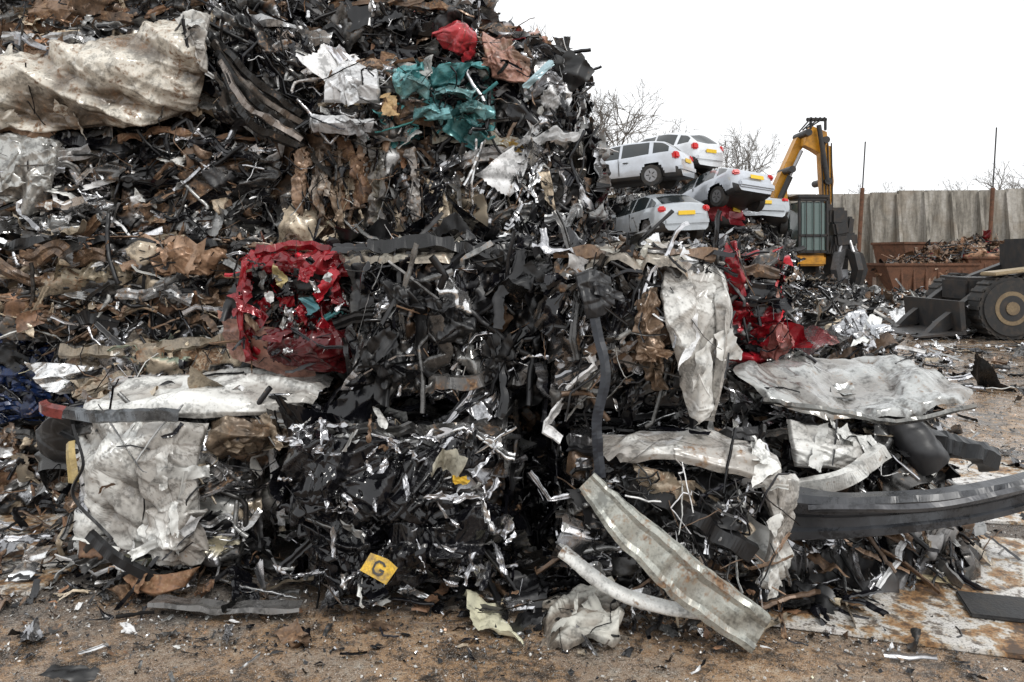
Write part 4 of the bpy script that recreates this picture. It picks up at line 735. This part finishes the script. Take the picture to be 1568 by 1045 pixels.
while x < 42:
    h = 5.25 + (.18 if x > 8.2 else 0) + (.08 if k % 5 == 0 else 0)
    prim('panel', wl, wm, loc=(x + .74, .03 * (k % 3 - 1), h / 2), size=(1.46, .3, h), bevel=.03)
    v = [(x + 1.36, -.15, 0), (x + 1.54, -.15, 0), (x + 1.54, -.15, h - .1), (x + 1.36, -.15, h - .1), (x + 1.36, -1.1, 0), (x + 1.54, -1.1, 0), (x + 1.54, -.3, h - .1), (x + 1.36, -.3, h - .1)]
    child('buttress', v, [(4, 5, 6, 7), (0, 4, 7, 3), (5, 1, 2, 6), (3, 7, 6, 2), (0, 1, 5, 4)], wm, wl)
    x += 1.5; k += 1
rusty = simple('rusted_steel', (.17, .075, .04), .8, .1, .6, 4, (.05, .03, .02), .8)
for (xx, h0, h1) in ((19.6, 5.2, 8.1), (26.9, 5.2, 8.9)):
    e = empty('steel_post'); e.location = (xx, 44.6, 0); e.rotation_euler = (0, .06, 0)
    prim('base', e, rusty, kind='cyl', p0=(-.3, 0, 0), p1=(-.3, 0, h0 + .3), r=.11, seg=10); prim('rod', e, blk, kind='cyl', p0=(-.3, 0, h0 + .3), p1=(-.3, 0, h1), r=.04, seg=8)

def skip(loc, rz, L=3.6, W_=1.8, H=1.35):
    e = empty('rusty_skip'); e.location = loc; e.rotation_euler = (0, 0, rz)
    a, b_, w, w2 = L / 2 - .5, L / 2, W_ / 2 - .1, W_ / 2; z0 = .1
    v = [(-a, -w, z0), (a, -w, z0), (a, w, z0), (-a, w, z0), (-b_, -w2, H), (b_, -w2, H), (b_, w2, H), (-b_, w2, H)]
    child('tub', v, [(0, 3, 2, 1), (0, 1, 5, 4), (1, 2, 6, 5), (2, 3, 7, 6), (3, 0, 4, 7)], rusty, e)
    for s in (-1, 1):
        prim('rim', e, rusty, loc=(0, s * w2, H), size=(L + .1, .1, .1)); prim('rim_end', e, rusty, loc=(s * b_, 0, H + .003), size=(.1, W_, .1))
        for x in np.linspace(-a * .9, a * .9, 6): prim('rib', e, rusty, loc=(x, s * (w2 - .02), H * .55), size=(.1, .09, H * .9), rot=(s * .07, 0, 0))
    return e
skip((15.3, 30, 0), .08); skip((19.6, 31, 0), -.15, L=4.2, H=1.6); skip((17.5, 34, 0), .3, H=2.2)
mound('scrap_metal_pile', 15.3, 30, 1.6, .8, .5, 'rusty', sc=1.8, base=1.1, seed=13); mound('scrap_metal_pile', 18.6, 32.0, 2.8, 1.6, 1.0, 'rusty', sc=2, base=1.2, seed=14)
mound('scrap_metal_pile', 22.5, 30, 2.8, 2, 2.4, 'rusty', sc=2, seed=16); mound('scrap_metal_pile', 13.8, 38, 4, 2, 1.0, 'dark', sc=2.2, seed=17)

# ======================= wheel loader at right edge =======================
ld = empty('wheel_loader'); ld.location = (10.0, 15.6, 0); tan = simple('rim_tan', (.22, .16, .09), .6, 0, .5, 5, dirtamt=.8)
cream = simple('loader_cream', (.36, .28, .17), .5)
for (x, y) in ((-.35, 0), (2.3, .2), (-.2, 1.9), (2.4, 2.0)):
    n = 36
    for nme, rr, ya, yb, mt in (('tyre', .62, -.2, .2, tyre), ('tyre_wall', .54, -.235, .235, tyre), ('rim', .33, -.245, .245, tan)):
        prim(nme, ld, mt, kind='cyl', p0=(x, y + ya, .62), p1=(x, y + yb, .62), r=rr, seg=n)
    prim('rim_dish', ld, darkp, kind='cyl', p0=(x, y - .25, .62), p1=(x, y - .2, .62), r=.25, seg=n); prim('hub', ld, tan, kind='cyl', p0=(x, y - .27, .62), p1=(x, y, .62), r=.13, seg=16)
    for a in range(22):
        t = a * 2 * math.pi / 22; prim('lug', ld, tyre, loc=(x + .62 * math.cos(t), y, .62 + .62 * math.sin(t)), size=(.06, .4, .08), rot=(0, -t, 0), bevel=.01)
prim('frame', ld, blk, loc=(1.0, 1.0, .95), size=(3.6, 1.0, .5), bevel=.06); prim('bonnet', ld, blk, loc=(1.6, 1.0, 1.6), size=(2.2, 1.3, .8), bevel=.1); prim('mudguard', ld, cream, loc=(-.2, 0, 1.34), size=(1.0, .5, .07), rot=(0, -.12, 0), bevel=.02)
prim('cab', ld, cabg, loc=(2.4, 1.0, 2.4), size=(1.3, 1.3, 1.2), bevel=.08); prim('cab_roof', ld, blk, loc=(2.4, 1.0, 3.05), size=(1.5, 1.5, .12))
for nme, y in (('lift_arm', .3), ('lift_arm_far', 1.6)):
    prism(nme, ld, blk, [(.6, 1.5), (-.6, 1.05), (-1.5, .35), (-1.75, .1), (-1.5, .08), (-1.2, .25), (-.5, .7), (.6, 1.1)], .2, Matrix.Translation((0, y, 0)))
prism('bucket', ld, blk, [(-1.2, .75), (-1.15, .1), (-2.1, .03), (-2.1, .06), (-1.25, .16), (-1.3, .75)], 2.2, Matrix.Translation((0, 1.0, 0)))
prim('ram', ld, stl, kind='cyl', p0=(.2, .15, 1.25), p1=(-1.0, .15, .6), r=.05)

# ======================= bare trees =======================
bark = simple('grey_bark', (.20, .18, .16), .9, 0, .4, 3, (.12, .11, .10), .4, 0)
def tree(name, loc, H, seed, spread=.5, depth=7):
    r = np.random.default_rng(seed); segs = []
    def grow(p, d, L, rad, k):
        n = 3; q = p
        for i in range(n):
            d2 = nrm(d + r.normal(0, .12, 3) + np.array((0, 0, .04))); q2 = q + d2 * L / n; segs.append((q, q2, rad * (1 - .2 * i / n), rad * (1 - .2 * (i + 1) / n))); q, d = q2, d2
            if k < depth and k > 0 and r.random() < .45:
                dd = nrm(d + r.normal(0, spread * 1.2, 3)); grow(q, dd, L * .6, rad * .5, k + 2)
        if k < depth:
            for i in range(2 if r.random() < .6 else 3): grow(q, nrm(d + r.normal(0, spread, 3)), L * r.uniform(.68, .86), rad * .64, k + 1)
    grow(np.zeros(3), np.array((0, 0, 1.)), H * .25, H * .018, 0)
    S = np.array([[a, b_] for a, b_, _, _ in segs]); rr = np.array([[a, b_] for _, _, a, b_ in segs]); rr = np.maximum(rr, .010)
    D = nrm(S[:, 1] - S[:, 0]); A = nrm(np.cross(D, (.3, .9, .1))); Bv = np.cross(D, A); an = np.array((0, 2.094, 4.189))
    ring = A[:, None] * np.cos(an)[None, :, None] + Bv[:, None] * np.sin(an)[None, :, None]
    V = S[:, :, None] + ring[:, None] * rr[:, :, None, None]; n = len(S)
    F = np.array([[0, 1, 4, 3], [1, 2, 5, 4], [2, 0, 3, 5]])[None] + (np.arange(n) * 6)[:, None, None]
    V = V.reshape(-1, 3) * (H / max(V[..., 2].max(), .1)) + np.array(loc)
    me = bpy.data.meshes.new(name); me.from_pydata(V.tolist(), [], F.reshape(-1, 4).tolist()); me.materials.append(bark); me.update()
    o = bpy.data.objects.new(name, me); COL.objects.link(o)
tree('bare_tree', (3.6, 44, 0), 14.5, 1); tree('bare_tree', (5.8, 47, 0), 12, 2); tree('bare_tree', (9.5, 52, 0), 10.5, 3)
tree('bare_tree', (17.2, 60, 0), 11.5, 4); tree('bare_tree', (14.5, 62, 0), 10.5, 8); tree('bare_tree', (33.2, 70, 0), 8.6, 5); tree('bare_tree', (42.5, 64, 0), 11.5, 6)

# ======================= world, light, camera =======================
wd = bpy.data.worlds.new('World'); scene.world = wd; wd.use_nodes = True; nt = wd.node_tree
bg = nt.nodes['Background']; sky = nt.nodes.new('ShaderNodeTexSky'); sky.sky_type = 'NISHITA'; sky.sun_disc = False
EL, AZ = math.radians(48), math.radians(150)
sky.sun_elevation = EL; sky.sun_rotation = AZ; sky.dust_density = 5; sky.air_density = 1.5
hs = nt.nodes.new('ShaderNodeHueSaturation'); hs.inputs['Saturation'].default_value = .12; nt.links.new(sky.outputs[0], hs.inputs['Color'])
mx = mix(nt, .85, hs.outputs[0], (11.4, 11.6, 11.8)); nt.links.new(mx, bg.inputs[0]); bg.inputs[1].default_value = .125
sl = bpy.data.lights.new('sun', 'SUN'); sl.energy = 1.4; sl.angle = math.radians(12); sl.color = (1, .97, .92)
so = bpy.data.objects.new('sun', sl); COL.objects.link(so)
dirv = Vector((math.sin(AZ) * math.cos(EL), math.cos(AZ) * math.cos(EL), math.sin(EL))); so.rotation_euler = dirv.to_track_quat('Z', 'Y').to_euler()
scene.view_settings.view_transform = 'Standard'; scene.view_settings.look = 'None'; scene.view_settings.exposure = 0
cd = bpy.data.cameras.new('camera'); co = bpy.data.objects.new('camera', cd); COL.objects.link(co); co.location = (0, 0, 1.6); co.rotation_euler = (math.radians(90), 0, 0)
cd.lens = 28; cd.sensor_width = 36; cd.shift_y = -.0813; cd.clip_end = 1500; cd.clip_start = .05; scene.camera = co
print('VERTS', sum(len(o.data.vertices) for o in scene.objects if o.type == 'MESH'))
